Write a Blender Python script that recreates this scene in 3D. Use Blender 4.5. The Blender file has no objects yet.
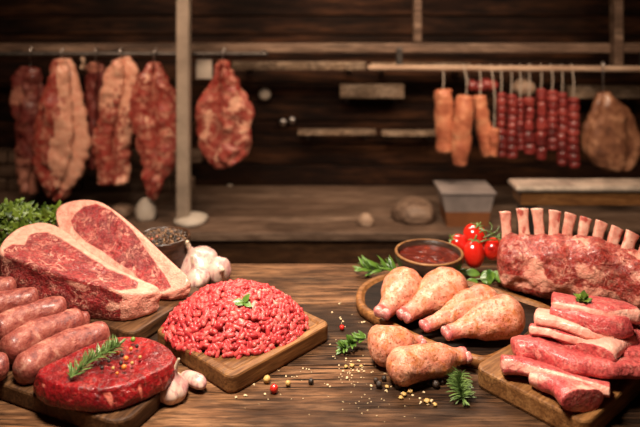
import bpy, math, random
from mathutils import Vector, Matrix, noise
from math import pi, sin, cos, radians as R
random.seed(7)
sc = bpy.context.scene
COL = sc.collection
# ------------------------------------------------------------------ camera
CH = 0.679          # camera height above the table top (table top is z = 0)
FP = 640.0          # focal length in pixels of the 640 px wide frame
cd = bpy.data.cameras.new('camera'); cam = bpy.data.objects.new('camera', cd); COL.objects.link(cam)
cam.location = (0, 0, CH); cam.rotation_euler = (R(90), 0, 0)
cd.sensor_width = 36; cd.lens = 36.0; cd.shift_y = -213.5/640; cd.clip_start = .05; cd.clip_end = 60
cd.dof.use_dof = True; cd.dof.focus_distance = 1.2; cd.dof.aperture_fstop = 2.6
sc.camera = cam
# ------------------------------------------------------------------ world, lamps, exposure
w = bpy.data.worlds.new('world'); sc.world = w; w.use_nodes = True
w.node_tree.nodes['Background'].inputs[0].default_value = (.9, .72, .6, 1)
w.node_tree.nodes['Background'].inputs[1].default_value = .02
def area(name, loc, target, sx, sy, power, col, spread=180):
    l = bpy.data.lights.new(name, 'AREA'); l.shape = 'RECTANGLE'; l.size = sx; l.size_y = sy; l.energy = power; l.color = col
    l.spread = R(spread)
    o = bpy.data.objects.new(name, l); COL.objects.link(o); o.location = loc
    o.rotation_euler = (Vector(target)-Vector(loc)).to_track_quat('-Z', 'Y').to_euler(); return o
area('key_lamp', (-.25, .85, 1.45), (0.02, 1.32, 0), .42, .28, 21, (1, .86, .70), 100)
area('back_lamp', (0.1, 2.35, 1.35), (0, 1.40, 0), 1.0, .25, 14, (1, .82, .64), 120)
area('rail_fill', (-1.0, 2.0, 1.15), (-.95, 3.05, .1), .7, .25, 5.6, (1, .74, .54), 100)  # added unseen area light to lift the hanging cuts at the left
area('counter_fill', (.95, 2.0, 1.15), (.9, 3.05, -.1), .7, .25, 8, (1, .76, .56), 100)  # added light for the counter side, no fixture behind it
area('wall_fill', (0.1, 2.5, 1.15), (0.15, 3.5, -.25), .8, .2, 6.5, (1, .76, .55), 110)  # unseen fill put in to brighten the boards on the back wall
sc.view_settings.view_transform = 'Standard'; sc.view_settings.look = 'None'
sc.view_settings.gamma = 1; sc.view_settings.use_curve_mapping = False
sc.view_settings.exposure = 0.0
try:
    sc.cycles.use_denoising = True; sc.cycles.max_bounces = 8
except Exception: pass

# ------------------------------------------------------------------ helpers
def at(px, py, z=0.0):
    Y = FP*(CH-z)/py
    return Vector(((px-320)*Y/FP, Y, z))
def atY(px, py, Y):
    return Vector(((px-320)*Y/FP, Y, CH-py*Y/FP))
MW = {}
def wm(o): return MW.get(o.name, Matrix.Identity(4))
def tag(o, label, cat, group=None, kind=None):
    if label: o['label'] = label
    if cat: o['category'] = cat
    if group: o['group'] = group
    if kind: o['kind'] = kind
    return o
def thing(name, label, cat, loc=(0,0,0), rz=0, group=None):
    o = bpy.data.objects.new(name, None); COL.objects.link(o); o.empty_display_size = .02
    o.location = loc; o.rotation_euler = (0, 0, rz)
    MW[o.name] = Matrix.Translation(Vector(loc)) @ Matrix.Rotation(rz, 4, 'Z')
    return tag(o, label, cat, group)
def mk(name, V, F, mat, parent=None, attrs=None, smooth=True, local=False):
    V = [Vector(v) for v in V]
    if parent is None:
        xs = [v.x for v in V]; ys = [v.y for v in V]; zs = [v.z for v in V]
        base = Vector(((min(xs)+max(xs))/2, (min(ys)+max(ys))/2, min(zs))); M = Matrix.Translation(base)
    else: M = wm(parent)
    if not local:
        Mi = M.inverted(); V = [Mi @ v for v in V]
    me = bpy.data.meshes.new(name); me.from_pydata([v[:] for v in V], [], F)
    if attrs:
        for k, vals in attrs.items():
            a = me.attributes.new(k, 'FLOAT', 'POINT'); a.data.foreach_set('value', [float(x) for x in vals])
    me.materials.append(mat)
    if smooth: me.polygons.foreach_set('use_smooth', [True]*len(me.polygons))
    me.validate(); me.update()
    o = bpy.data.objects.new(name, me); COL.objects.link(o)
    if parent is None: o.location = base
    else: o.parent = parent
    MW[o.name] = M
    return o
def copy_tree(o, parent=None):
    c = o.copy(); COL.objects.link(c)
    if parent: c.parent = parent
    for ch in list(o.children): copy_tree(ch, c)
    return c
class MB:                       # gathers simple solids into ONE mesh
    def __init__(s): s.V = []; s.F = []; s.A = []
    def add(s, V, F, a=0.0):
        n = len(s.V); s.V += [Vector(v) for v in V]; s.F += [tuple(i+n for i in f) for f in F]
        s.A += a if isinstance(a, list) else [a]*len(V)
    def box(s, x0, x1, y0, y1, z0, z1, b=0.0, a=0.0, M=None):
        b = min(b, (x1-x0)*.45, (y1-y0)*.45, (z1-z0)*.45)
        if b <= 0:
            V = [(x,y,z) for z in (z0,z1) for x,y in ((x0,y0),(x1,y0),(x1,y1),(x0,y1))]
            F = [(3,2,1,0),(4,5,6,7),(0,1,5,4),(1,2,6,5),(2,3,7,6),(3,0,4,7)]
        else:
            rings = [(b,0),(b*.3,b*.3),(0,b),(0,z1-z0-b),(b*.3,z1-z0-b*.3),(b,z1-z0)]
            V = []; F = []
            for ins, h in rings:
                X0,X1,Y0,Y1 = x0+ins,x1-ins,y0+ins,y1-ins; c = b*.6
                for x,y in ((X0+c,Y0),(X1-c,Y0),(X1,Y0+c),(X1,Y1-c),(X1-c,Y1),(X0+c,Y1),(X0,Y1-c),(X0,Y0+c)): V.append((x,y,z0+h))
            for r in range(5):
                for i in range(8):
                    j = (i+1)%8; F.append((r*8+i, r*8+j, r*8+8+j, r*8+8+i))
            F.append(tuple(range(7,-1,-1))); F.append(tuple(range(40,48)))
        if M is not None: V = [M @ Vector(v) for v in V]
        s.add(V, F, a)
    def build(s, name, mat, parent=None, smooth=False, local=False, attr=None):
        return mk(name, s.V, s.F, mat, parent, {attr: s.A} if attr else None, smooth, local)
def cat(P, t, closed=False):     # Catmull-Rom, t in 0..1
    n = len(P)
    if closed:
        f = (t % 1.0)*n; i = int(f); u = f-i; g = lambda k: P[k % n]
    else:
        f = min(max(t, 0), 1)*(n-1); i = min(int(f), n-2); u = f-i; g = lambda k: P[min(max(k, 0), n-1)]
    a, b, c, d = g(i-1), g(i), g(i+1), g(i+2)
    return .5*((2*b)+(c-a)*u+(2*a-5*b+4*c-d)*u*u+(3*b-a-3*c+d)*u*u*u)
def sweep(path, rx, ry=None, n=24, m=40, up=(0,0,1), cap=.12, cap2=None, disp=None, attr=None, sq=2.0, twist=0.0):
    """closed organic tube; returns V,F,A"""
    path = [Vector(p) for p in path]; ry = ry or rx
    L = sum((path[i+1]-path[i]).length for i in range(len(path)-1))
    cap2 = cap if cap2 is None else cap2
    V = []; F = []; A = []; up = Vector(up)
    for k in range(m+1):
        t = k/m; t = t*.45+.55*(.5-.5*cos(pi*t))
        c = cat(path, t); T = (cat(path, min(t+.01, 1))-cat(path, max(t-.01, 0))).normalized()
        s = T.cross(up)
        s = s.normalized() if s.length > 1e-4 else Vector((1,0,0))
        v = s.cross(T).normalized()
        a = max(cat([float(x) for x in rx], t), 1e-5); b = max(cat([float(x) for x in ry], t), 1e-5); q = 1.0
        if cap > 0 and t < cap: q = math.sqrt(max(0, 1-(1-t/cap)**2))
        if cap2 > 0 and t > 1-cap2: q = math.sqrt(max(0, 1-(1-(1-t)/cap2)**2))
        q = max(q, .004)
        for j in range(n):
            th = 2*pi*j/n+twist*t; cx, sx = cos(th), sin(th)
            if sq != 2:
                e = 2/sq; cx = math.copysign(abs(cx)**e, cx); sx = math.copysign(abs(sx)**e, sx)
            d = s*(cx*a*q)+v*(sx*b*q); p = c+d
            if disp and d.length > 1e-7: p = p+d.normalized()*disp(p, t, th)*min(1, q*1.5)
            V.append(p); A.append(attr(p, t, th) if attr else 0.0)
    for k in range(m):
        for j in range(n):
            j2 = (j+1) % n; F.append((k*n+j, k*n+j2, (k+1)*n+j2, (k+1)*n+j))
    F.append(tuple(range(n-1, -1, -1))); F.append(tuple(m*n+j for j in range(n)))
    return V, F, A
def nz(p, s, seed=0): return noise.noise(Vector(p)*s+Vector((seed*7.3, seed*3.1, seed*1.7)))
def fb(p, s, seed=0): return nz(p, s, seed)+.5*nz(p, s*2.1, seed+1)+.25*nz(p, s*4.3, seed+2)
def lathe(prof, n=48, loc=(0,0,0), M=None, rad=None, attr=None, ring=False):
    V = []; F = []; A = []; loc = Vector(loc)
    for k, (r, z) in enumerate(prof):
        for j in range(n):
            th = 2*pi*j/n; rr = max(r, 1e-5)*(rad(th, z, k) if rad else 1)
            p = Vector((rr*cos(th), rr*sin(th), z)); A.append(attr(th, z, k) if attr else 0.0)
            if M is not None: p = M @ p
            V.append(p+loc)
    m = len(prof)
    for k in range(m-1):
        for j in range(n):
            j2 = (j+1) % n; F.append((k*n+j, k*n+j2, (k+1)*n+j2, (k+1)*n+j))
    if ring:
        for j in range(n): F.append(((m-1)*n+j, (m-1)*n+(j+1) % n, (j+1) % n, j))
        return V, F, A
    F.append(tuple(range(n-1, -1, -1))); F.append(tuple((m-1)*n+j for j in range(n)))
    return V, F, A
def smoothprof(P, m=40):
    P = [Vector((a, b, 0)) for a, b in P]
    return [(max(0, cat(P, k/m).x), cat(P, k/m).y) for k in range(m+1)]
def sdf(poly, x, y):             # + inside
    d = 1e9; ins = False; n = len(poly)
    for i in range(n):
        x1, y1 = poly[i]; x2, y2 = poly[(i+1) % n]
        dx, dy = x2-x1, y2-y1; t = max(0, min(1, ((x-x1)*dx+(y-y1)*dy)/(dx*dx+dy*dy+1e-9)))
        d = min(d, math.hypot(x-x1-t*dx, y-y1-t*dy))
        if (y1 > y) != (y2 > y) and x < (x2-x1)*(y-y1)/(y2-y1)+x1: ins = not ins
    return d if ins else -d
def fr(p): return (320+p.x*FP/p.y, (CH-p.z)*FP/p.y)
def plane3(a, b, c):
    n = (b-a).cross(c-a).normalized()
    if n.z < 0: n = -n
    return a, n
def onplane(px, py, pl):
    o = Vector((0, 0, CH)); d = Vector(((px-320)/FP, 1, -py/FP)); a, n = pl
    return o+d*((a-o).dot(n)/d.dot(n))
def chunk(name, outline, base, mat, parent=None, N=220, rings=46, bev=.006, bulge=.004, inset=.0, tdisp=None, sdisp=None, fat=None, sfat=None, srings=16):
    """cut of meat: closed outline of 3-D points = cut face; sides run down to z=base"""
    O = [cat(outline, i/N, True) for i in range(N)]
    c = sum(O, Vector())/N; V = [c.copy()]; F = []
    A = [fat(c) if fat else 0]
    nrm = Vector()
    for i in range(N): nrm += (O[i]-c).cross(O[(i+1) % N]-c)
    nrm.normalize()
    if nrm.z < 0: nrm = -nrm; O.reverse()
    def bv(s, ro):               # rounded rim
        e = bev/max(ro, 1e-4); u = max(0, (s-(1-e))/e); return -bev*(1-math.sqrt(max(0, 1-u*u)))
    for r in range(1, rings+1):
        s = (r/rings)**.8
        for p in O:
            q = c.lerp(p, s); a = fat(q) if fat else 0
            d = (tdisp(q, s) if tdisp else 0)*(1-s**8)+bv(s, (p-c).length)+bev*.7
            V.append(q+nrm*d); A.append(a)
    top = [V[1+(rings-1)*N+i].copy() for i in range(N)]
    for r in range(1, srings+1):
        s = r/srings
        for i, p in enumerate(top):
            out = Vector((p.x-c.x, p.y-c.y, 0)).normalized()
            q = Vector((p.x, p.y, p.z+(base-p.z)*s))
            k = bulge*sin(pi*min(1, s*1.0))-inset*s
            q += out*k
            if s > .85: q -= out*bev*(1-math.sqrt(max(0, 1-((s-.85)/.15)**2)))
            if sdisp: q += out*sdisp(q, s)*min(1, s*6)
            V.append(q); A.append(sfat(q, s) if sfat else 0)
    R_ = rings+srings
    for i in range(N): F.append((0, 1+i, 1+(i+1) % N))
    for r in range(R_-1):
        for i in range(N):
            j = (i+1) % N; F.append((1+r*N+i, 1+(r+1)*N+i, 1+(r+1)*N+j, 1+r*N+j))
    F.append(tuple(1+(R_-1)*N+i for i in range(N-1, -1, -1)))
    return mk(name, V, F, mat, parent, {'fat': A})

# ------------------------------------------------------------------ materials
class NT:
    def __init__(s, name):
        s.m = bpy.data.materials.new(name); s.m.use_nodes = True; s.t = s.m.node_tree; s.N = s.t.nodes
        s.p = s.N['Principled BSDF']; s.co = s.N.new('ShaderNodeTexCoord').outputs['Object']
    def link(s, a, b):
        if isinstance(a, (int, float)): b.default_value = a
        elif isinstance(a, (tuple, list)):
            b.default_value = tuple(a)+((1,) if len(a) == 3 and len(b.default_value) == 4 else ())
        else: s.t.links.new(a, b)
    def map(s, scale, rot=(0,0,0), loc=(0,0,0), src=None):
        n = s.N.new('ShaderNodeMapping'); n.inputs['Scale'].default_value = scale; n.inputs['Rotation'].default_value = rot; n.inputs['Location'].default_value = loc
        s.link(src or s.co, n.inputs[0]); return n.outputs[0]
    def noise(s, scale, detail=4, rough=.55, dist=0, vec=None, w=None):
        n = s.N.new('ShaderNodeTexNoise'); n.noise_dimensions = '4D' if w is not None else '3D'
        n.inputs['Scale'].default_value = scale; n.inputs['Detail'].default_value = detail
        n.inputs['Roughness'].default_value = rough; n.inputs['Distortion'].default_value = dist
        s.link(vec or s.co, n.inputs['Vector'])
        if w is not None: s.link(w, n.inputs['W'])
        return n.outputs[0]
    def vor(s, scale, feat='F1', out=0, vec=None, rnd=1):
        n = s.N.new('ShaderNodeTexVoronoi'); n.feature = feat; n.inputs['Scale'].default_value = scale; n.inputs['Randomness'].default_value = rnd
        s.link(vec or s.co, n.inputs['Vector']); return n.outputs[out]
    def attr(s, name):
        n = s.N.new('ShaderNodeAttribute'); n.attribute_name = name; return n.outputs['Fac']
    def rnd(s): return s.N.new('ShaderNodeObjectInfo').outputs['Random']
    def math(s, op, a, b=0, c=0, clamp=False):
        n = s.N.new('ShaderNodeMath'); n.operation = op; n.use_clamp = clamp
        s.link(a, n.inputs[0]); s.link(b, n.inputs[1]); s.link(c, n.inputs[2]); return n.outputs[0]
    def ramp(s, f, stops):
        n = s.N.new('ShaderNodeValToRGB'); e = n.color_ramp.elements
        while len(e) < len(stops): e.new(.5)
        for el, (p, c) in zip(e, stops):
            el.position = p; el.color = (c, c, c, 1) if isinstance(c, (int, float)) else tuple(c)+(1,)
        s.link(f, n.inputs[0]); return n.outputs[0]
    def mix(s, f, a, b, mode='MIX'):
        n = s.N.new('ShaderNodeMix'); n.data_type = 'RGBA'; n.blend_type = mode
        s.link(f, n.inputs[0]); s.link(a, n.inputs[6]); s.link(b, n.inputs[7]); return n.outputs[2]
    def bump(s, h, strength=.3, dist=.002, nrm=None):
        n = s.N.new('ShaderNodeBump'); n.inputs['Strength'].default_value = strength; n.inputs['Distance'].default_value = dist
        s.link(h, n.inputs['Height'])
        if nrm is not None: s.link(nrm, n.inputs['Normal'])
        return n.outputs[0]
    def out(s, col, rough=.5, nrm=None, metal=0, sss=0, sr=(.012,.004,.003), coat=0, spec=.5, coatr=.15, **k):
        p = s.p; s.link(col, p.inputs['Base Color']); s.link(rough, p.inputs['Roughness'])
        p.inputs['Metallic'].default_value = metal; p.inputs['Specular IOR Level'].default_value = spec
        if sss: p.inputs['Subsurface Weight'].default_value = sss; p.inputs['Subsurface Radius'].default_value = sr; p.inputs['Subsurface Scale'].default_value = 1.0
        if coat: p.inputs['Coat Weight'].default_value = coat; p.inputs['Coat Roughness'].default_value = coatr
        if nrm is not None: s.link(nrm, p.inputs['Normal'])
        for q, v in k.items(): s.link(v, p.inputs[q])
        return s.m
def wood(name, dark, mid, light, grain=(1.2, 14, 14), k=1.0, rough=.5, stain=.5, bump=.5, attr=False, coat=0, spec=.25, cracks=.6):
    t = NT(name); w = t.math('MULTIPLY', t.rnd(), 17.0)
    if attr: w = t.math('ADD', w, t.math('MULTIPLY', t.attr('rnd'), 31.0))
    v = t.map(tuple(g*k for g in grain))
    a = t.noise(4, 8, .68, .5, v, w); b = t.noise(17, 4, .6, .2, v, w); big = t.noise(2.2*k, 4, .6, .2, t.map((1, 2.2, 2)), w)
    col = t.ramp(a, [(.30, dark), (.47, mid), (.66, light)])
    col = t.mix(t.ramp(b, [(.38, .75), (.56, 0)]), col, dark)
    col = t.mix(t.math('MULTIPLY', t.ramp(big, [(.38, 1.0), (.58, 0)]), stain), col, tuple(c*.35 for c in dark))
    v3 = t.map(tuple(g*k*q for g, q in zip(grain, (.55, 2.2, 2.2)))); ck = t.math('ABSOLUTE', t.math('SUBTRACT', t.noise(3, 3, .5, .8, v3, w), .5))
    ckm = t.math('MULTIPLY', t.ramp(ck, [(0, 1), (.012, .8), (.03, 0)]), t.ramp(t.noise(3.5*k, 3, .6, 0, t.map((1, 2, 2)), w), [(.45, 0), (.6, cracks)]))
    col = t.mix(ckm, col, tuple(c*.2 for c in dark))
    h = t.math('SUBTRACT', t.math('ADD', a, t.math('MULTIPLY', b, .6)), t.math('MULTIPLY', ckm, 1.2))
    return t.out(col, t.ramp(a, [(.3, rough+.15), (.7, rough-.08)]), t.bump(h, bump, .003), coat=coat, spec=spec)
def meat(name, lean1, lean2, fat1, fat2, veins=.8, vs=26, vw=.03, rough=.34, bump=.35, edge=.28, dark=None, bscale=160, spots=0):
    t = NT(name); f = t.attr('fat')
    n1 = t.noise(55, 4, .6, .6); n2 = t.noise(150, 3, .6); n0 = t.noise(18, 3, .55, .3)
    m = t.math('ADD', f, t.math('MULTIPLY', t.math('SUBTRACT', n1, .5), edge*2))
    m = t.ramp(m, [(.44, 0), (.58, 1)])
    vv = t.math('ABSOLUTE', t.math('SUBTRACT', t.noise(vs, 5, .62, 1.3), .5))
    vm = t.math('MULTIPLY', t.ramp(vv, [(0, 1), (vw, .25), (vw*2.2, 0)]), t.ramp(t.noise(30, 2), [(.42, 0), (.6, veins)]))
    v2 = t.math('ABSOLUTE', t.math('SUBTRACT', t.noise(vs*3.2, 4, .6, 1.6), .5))
    vm = t.math('MAXIMUM', vm, t.math('MULTIPLY', t.ramp(v2, [(0, 1), (vw*1.3, 0)]), veins*.3))
    lean = t.mix(t.ramp(n0, [(.35, 0), (.65, 1)]), lean1, lean2)
    lean = t.mix(t.math('MULTIPLY', t.ramp(n2, [(.38, 1), (.56, 0)]), .7), lean, dark or tuple(c*.45 for c in lean1))
    fc = t.mix(t.ramp(n1, [(.35, 0), (.7, 1)]), fat1, fat2)
    if spots: fc = t.mix(t.math('MULTIPLY', t.ramp(t.noise(70, 4, .7), [(.56, 0), (.66, 1)]), spots), fc, lean1)
    col = t.mix(t.math('MAXIMUM', m, vm), lean, fc)
    h = t.math('ADD', t.noise(bscale, 3, .6, .3), t.math('MULTIPLY', n1, .7))
    return t.out(col, t.ramp(n2, [(.3, rough+.14), (.7, rough-.08)]), t.bump(h, bump, .006), sss=.06, coat=.18, spec=.4)
def plain(name, c, rough=.5, metal=0, var=.25, scale=30, **k):
    t = NT(name); n = t.noise(scale, 4, .6)
    col = t.mix(t.ramp(n, [(.35, 0), (.7, 1)]), tuple(x*(1-var) for x in c), tuple(min(1, x*(1+var)) for x in c))
    return t.out(col, rough, t.bump(n, .15, .002), metal, **k)
def leafmat(name, a, b):
    t = NT(name); col = t.mix(t.ramp(t.noise(45, 3), [(.38, 0), (.62, 1)]), a, b)
    col = t.mix(t.attr('rnd'), col, b)
    return t.out(col, .42, t.bump(t.noise(200, 2), .2, .001), sss=.0, coat=.1)
M_table = wood('table_wood', (.036,.015,.006), (.150,.064,.027), (.33,.162,.076), (1.4, 13, 13), 1.0, .55, .9, 1.0, True, spec=.15, cracks=1.0)
M_board = wood('board_wood', (.10,.038,.012), (.25,.105,.034), (.38,.185,.068), (1.5, 16, 16), 1.0, .42, .35, .35)
M_board_dark = wood('dark_board_wood', (.030,.012,.005), (.095,.040,.016), (.20,.095,.040), (1.5, 16, 16), 1.0, .45, .5, .4)
M_char = wood('charred_wood', (.006,.003,.002), (.016,.008,.005), (.045,.022,.012), (1.5, 14, 14), 1.0, .5, .4, .3, spec=.12)
M_rim = wood('rim_wood', (.12,.042,.012), (.27,.105,.032), (.42,.19,.065), (2, 9, 9), 1.2, .4, .3, .3)
M_bowl = wood('bowl_wood', (.018,.008,.005), (.05,.022,.012), (.11,.05,.025), (3, 3, 22), 1.0, .3, .3, .25, coat=.3)
M_wall = wood('wall_wood', (.006,.0028,.0016), (.034,.0125,.006), (.13,.050,.020), (.6, 6, 6), .7, .6, .7, .5, True, spec=.15)
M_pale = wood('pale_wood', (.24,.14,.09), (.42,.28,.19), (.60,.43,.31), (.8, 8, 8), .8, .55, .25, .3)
M_grey = wood('grey_wood', (.055,.030,.018), (.17,.102,.068), (.34,.225,.155), (.8, 8, 8), .8, .5, .4, .3)
M_floor = plain('floor_concrete', (.05,.04,.034), .7, scale=3)
M_ceil = plain('ceiling_paint', (.035,.026,.022), .8, scale=3)
M_worn_lit = wood('worn_highlight_wood', (.08,.045,.028), (.42,.28,.18), (.75,.56,.40), (2.2, 5, 5), 1.0, .5, .7, .3)  # weathered wood; its bright tones carry the warm highlights on the wall planks
M_metal = plain('steel', (.55,.5,.46), .32, 1.0, .15)
M_iron = plain('dark_iron', (.10,.085,.075), .45, .8, .2)
M_white = plain('white_enamel', (.50,.42,.34), .6, var=.12, scale=12)
M_string = plain('string', (.36,.29,.23), .8, var=.15)
# ------------------------------------------------------------------ structure
def struct(name, mb, m, attr=None):
    o = mb.build(name, m, attr=attr); o['kind'] = 'structure'; return o
b = MB(); b.box(-2.6, 2.6, -.6, 4.2, -.84, -.80); struct('floor', b, M_floor)
b = MB(); b.box(-2.6, 2.6, -.6, 4.2, 1.9, 1.94); struct('ceiling', b, M_ceil)
b = MB(); z = -.80; i = 0
while z < 1.9:
    h = random.uniform(.10, .15); z1 = min(1.9, z+h)
    b.box(-2.6, 2.6, 3.55+random.uniform(-.006, .006), 3.62, z+.003, z1-.003, .004, a=random.random()); z = z1
b.box(-2.6, 2.6, 3.6, 3.66, -.8, 1.9, a=.3)
struct('wall_back', b, M_wall, 'rnd')
for s, nm in ((-1, 'wall_left'), (1, 'wall_right')):
    b = MB(); z = -.8
    while z < 1.9:
        z1 = min(1.9, z+.14); b.box(s*2.6-(.04 if s > 0 else 0), s*2.6+(.04 if s < 0 else 0), -.6, 3.55, z+.003, z1-.003, .004, a=random.random()); z = z1
    struct(nm, b, M_wall, 'rnd')
def bpt0(py, Y): return CH-py*Y/FP
# posts of the meat rail (built into the room)
def post(px0, px1, Y, zb, zt, m, nm='trim_1'):
    x0, x1 = (px0-320)*Y/FP, (px1-320)*Y/FP
    b = MB(); b.box(x0, x1, Y-.03, Y+.03, zb, zt, .008); o = b.build(nm, m); o['kind'] = 'structure'; return o
post(177.5, 190, 2.92, -.336, 1.9, plain('post_paint', (.36,.27,.20), .6, scale=9), 'trim_1')
post(413, 421, 3.20, .47, 1.9, M_grey, 'trim_2')
post(612, 621, 3.06, bpt0(66, 3.06), 1.9, M_grey, 'trim_4')
# cross beam
b = MB(); b.box(-2.55, 2.55, 3.08, 3.16, .424, .468, .006); o = b.build('trim_3', M_grey); o['kind'] = 'structure'

# ------------------------------------------------------------------ table
T = thing('wooden_table', 'large rustic dark wooden plank table carrying all the meat', 'table', (0, 1.2, -.8))
b = MB()
ys = [1.652, 1.432, 1.19, .965, .74, .52]
for i in range(5):
    b.box(-1.25, 1.25, ys[i+1]+.0015, ys[i]-.0015, -.05, 0, .0025, a=.17*i+.1)
b.box(-1.24, 1.24, .53, 1.64, -.06, -.045, a=.4)
b.build('tabletop', M_table, T, attr='rnd')
for x in (-1.15, 1.15):
    for y in (.60, 1.56):
        b = MB(); b.box(x-.045, x+.045, y-.045, y+.045, -.8, -.06, .006); b.build('leg', M_table, T)
b = MB(); b.box(-1.1, 1.1, 1.57, 1.60, -.16, -.06, .004); b.build('apron', M_table, T)
b = MB(); b.box(-1.1, 1.1, .57, .60, -.16, -.06, .004); b.build('apron', M_table, T)

# ------------------------------------------------------------------ cutting boards
def board(name, label, corner, e1, L1, L2, th, mat, rad=.02, well=None, gr=None):
    """corner = near corner on the table, e1 = direction of first edge; second edge is 90 deg clockwise"""
    e1 = Vector((e1[0], e1[1], 0)).normalized(); e2 = Vector((e1.y, -e1.x, 0))
    c = Vector((corner[0], corner[1], 0))+e1*L1/2+e2*L2/2
    rz = math.atan2(e2.y, e2.x); t = thing(name, label, 'cutting board', c, rz)
    # local x along e2 (L2), local y along e1 (L1)
    def rr(hx, hy, r, n=8):
        P = []
        for cx, cy, a0 in ((hx-r, hy-r, 0), (-hx+r, hy-r, pi/2), (-hx+r, -hy+r, pi), (hx-r, -hy+r, 1.5*pi)):
            for k in range(n+1):
                a = a0+pi/2*k/n; P.append((cx+r*cos(a), cy+r*sin(a)))
        return P
    hx, hy = L2/2, L1/2; b_ = .004
    rings = [(0.006, 0, 0), (.0015, .0015, 0), (0, .006, 0), (0, th-b_, 0), (.0012, th-.0012, 0), (b_, th, 0)]
    if well: rings += [(well, th, 0), (well+.004, th-.004, 0), (well+.012, th-.006, 0)]
    V = []; F = []; n = 36
    for ins, z, _ in rings:
        for x, y in rr(hx-ins, hy-ins, max(rad-ins*.5, .004)): V.append(Vector((x, y, z)))
    for r in range(len(rings)-1):
        for i in range(n):
            j = (i+1) % n; F.append((r*n+i, r*n+j, (r+1)*n+j, (r+1)*n+i))
    F.append(tuple(range(n-1, -1, -1))); F.append(tuple((len(rings)-1)*n+i for i in range(n)))
    V = [wm(t) @ v for v in V]
    mk('board_slab', V, F, mat, t, smooth=False)
    return t
def wd(px, py, z): p = at(px, py, z); return (p.x, p.y)
B1c = wd(122, 425, .030)
board('cutting_board', 'dark wooden cutting board under sausages and red steak in left foreground', B1c, (-.913, .409), .52, .112, .030, M_board_dark, .03)
B2c = (-.363, 1.2436)
board('cutting_board', 'dark wooden board beneath the two large marbled steaks', B2c, (-.886, .464), .36, .22, .030, M_board_dark)
B3c = wd(231, 378, .033)
board('cutting_board', 'square brown wooden board with shallow well holding the minced beef', B3c, (-.73, .683), .238, .256, .033, M_board, .018, well=.014)
B4c = wd(587, 424, .035)
board('cutting_board', 'light brown wooden board under raw pork slices in right foreground', B4c, (-.66, .75), .205, .33, .035, M_board, .02)
B5c = (.385, 1.525)
t5 = board('cutting_board', 'wooden board under the rack of lamb at right', (.825, 1.205), (-.79, .61), .52, .19, .024, M_board, .02)

# round-ended chicken board: rim + charred well
zt = .022
ol = [(356,296),(359,286),(370,278),(385,273),(400,271),(430,270),(462,278),(505,290),(545,303),(554,311),(546,323),(528,339),(506,352),(485,359),(455,352),(425,341),(395,327),(370,313),(359,305)]
O = [at(x, y, zt) for x, y in ol]
cen = sum(O, Vector())/len(O)
T = thing('serving_board', 'oval dark serving board with light wooden rim under the drumsticks', 'serving board', (cen.x, cen.y, 0))
N = 160; C = [cat(O, i/N, True) for i in range(N)]
def ringpts(d, z):
    P = []
    for i, p in enumerate(C):
        tg = (C[(i+1) % N]-C[i-1]).normalized(); nn = Vector((tg.y, -tg.x, 0))
        if nn.dot(p-cen) < 0: nn = -nn
        P.append(Vector((p.x, p.y, 0))-nn*d+Vector((0, 0, z)))
    return P
def ringmesh(specs, capA=False, capB=False):
    V = []; F = []
    for d, z in specs: V += ringpts(d, z)
    for r in range(len(specs)-1):
        for i in range(N):
            j = (i+1) % N; F.append((r*N+i, (r+1)*N+i, (r+1)*N+j, r*N+j))
    if capA: F.append(tuple(range(N)))
    if capB == 2:
        V.append(sum(V[-N:], Vector())/N); q = len(V)-1; k0 = (len(specs)-1)*N
        for i in range(N): F.append((k0+i, q, k0+(i+1) % N))
    elif capB: F.append(tuple((len(specs)-1)*N+i for i in range(N-1, -1, -1)))
    return V, F
V, F = ringmesh([(.004, 0), (.0, .004), (0, .017), (.003, .0215), (.006, .022), (.012, .022), (.014, .0205), (.015, .016), (.024, .0155), (.024, 0), (.004, 0)])
mk('rim', V, F, M_rim, T)
V, F = ringmesh([(.0148, 0.001), (.0148, .0158), (.05, .0155)], True, 2)
mk('charred_well', V, F, M_char, T, smooth=False)

# ------------------------------------------------------------------ big marbled steaks
M_steak = meat('marbled_beef', (.17,.005,.010), (.36,.018,.022), (.70,.25,.18), (.84,.43,.31), 1.1, 42, .026, .42, .6, .05, bscale=260)
M_steak_red = meat('red_beef', (.13,.003,.006), (.30,.008,.011), (.56,.10,.07), (.72,.24,.17), .5, 30, .014, .26, .5, .12)
def poly_attr(poly, soft=5.0):
    def f(q):
        x, y = fr(q); return .5-sdf(poly, x, y)/soft*.5
    return f
# front steak
plF = plane3(atY(45, 224, 1.50), atY(157, 292, 1.327), atY(65, 277, 1.298))
polF = [(0,247),(6,238),(18,229),(30,225),(42,223.5),(56,227),(70,236),(84,249),(100,260),(118,271),(138,280),(157,288),(158,292),(142,295),(122,294),(98,286),(72,279),(48,271),(28,264),(10,258),(1,253)]
leanF = [(28,238),(36,234),(48,234),(60,239),(76,250),(92,261),(108,270),(122,276),(138,284),(136,289),(120,292),(100,288),(70,281),(35,268),(6,258),(3,251),(12,246),(24,247)]
fF = poly_attr(leanF, 5)
T = thing('marbled_steak', 'thick marbled raw steak in front, its near end leaning toward the sausages', 'steak', (-.5, 1.38, .03), group='large marbled steaks')
T['label'] = 'thick marbled raw steak lying in front of the other, fat-capped cut end facing right'
def seam(q): # fat seam inside lean
    x, y = fr(q)
    d1 = abs((y-262)-(x-40)*.30-1.8*sin(x*.3)) if 38 < x < 66 else 9
    d2 = abs((x-52)+(y-250)*.8-2*sin(y*.4)) if 236 < y < 262 else 9
    return max(0, .62-min(d1, d2)*.28)
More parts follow.
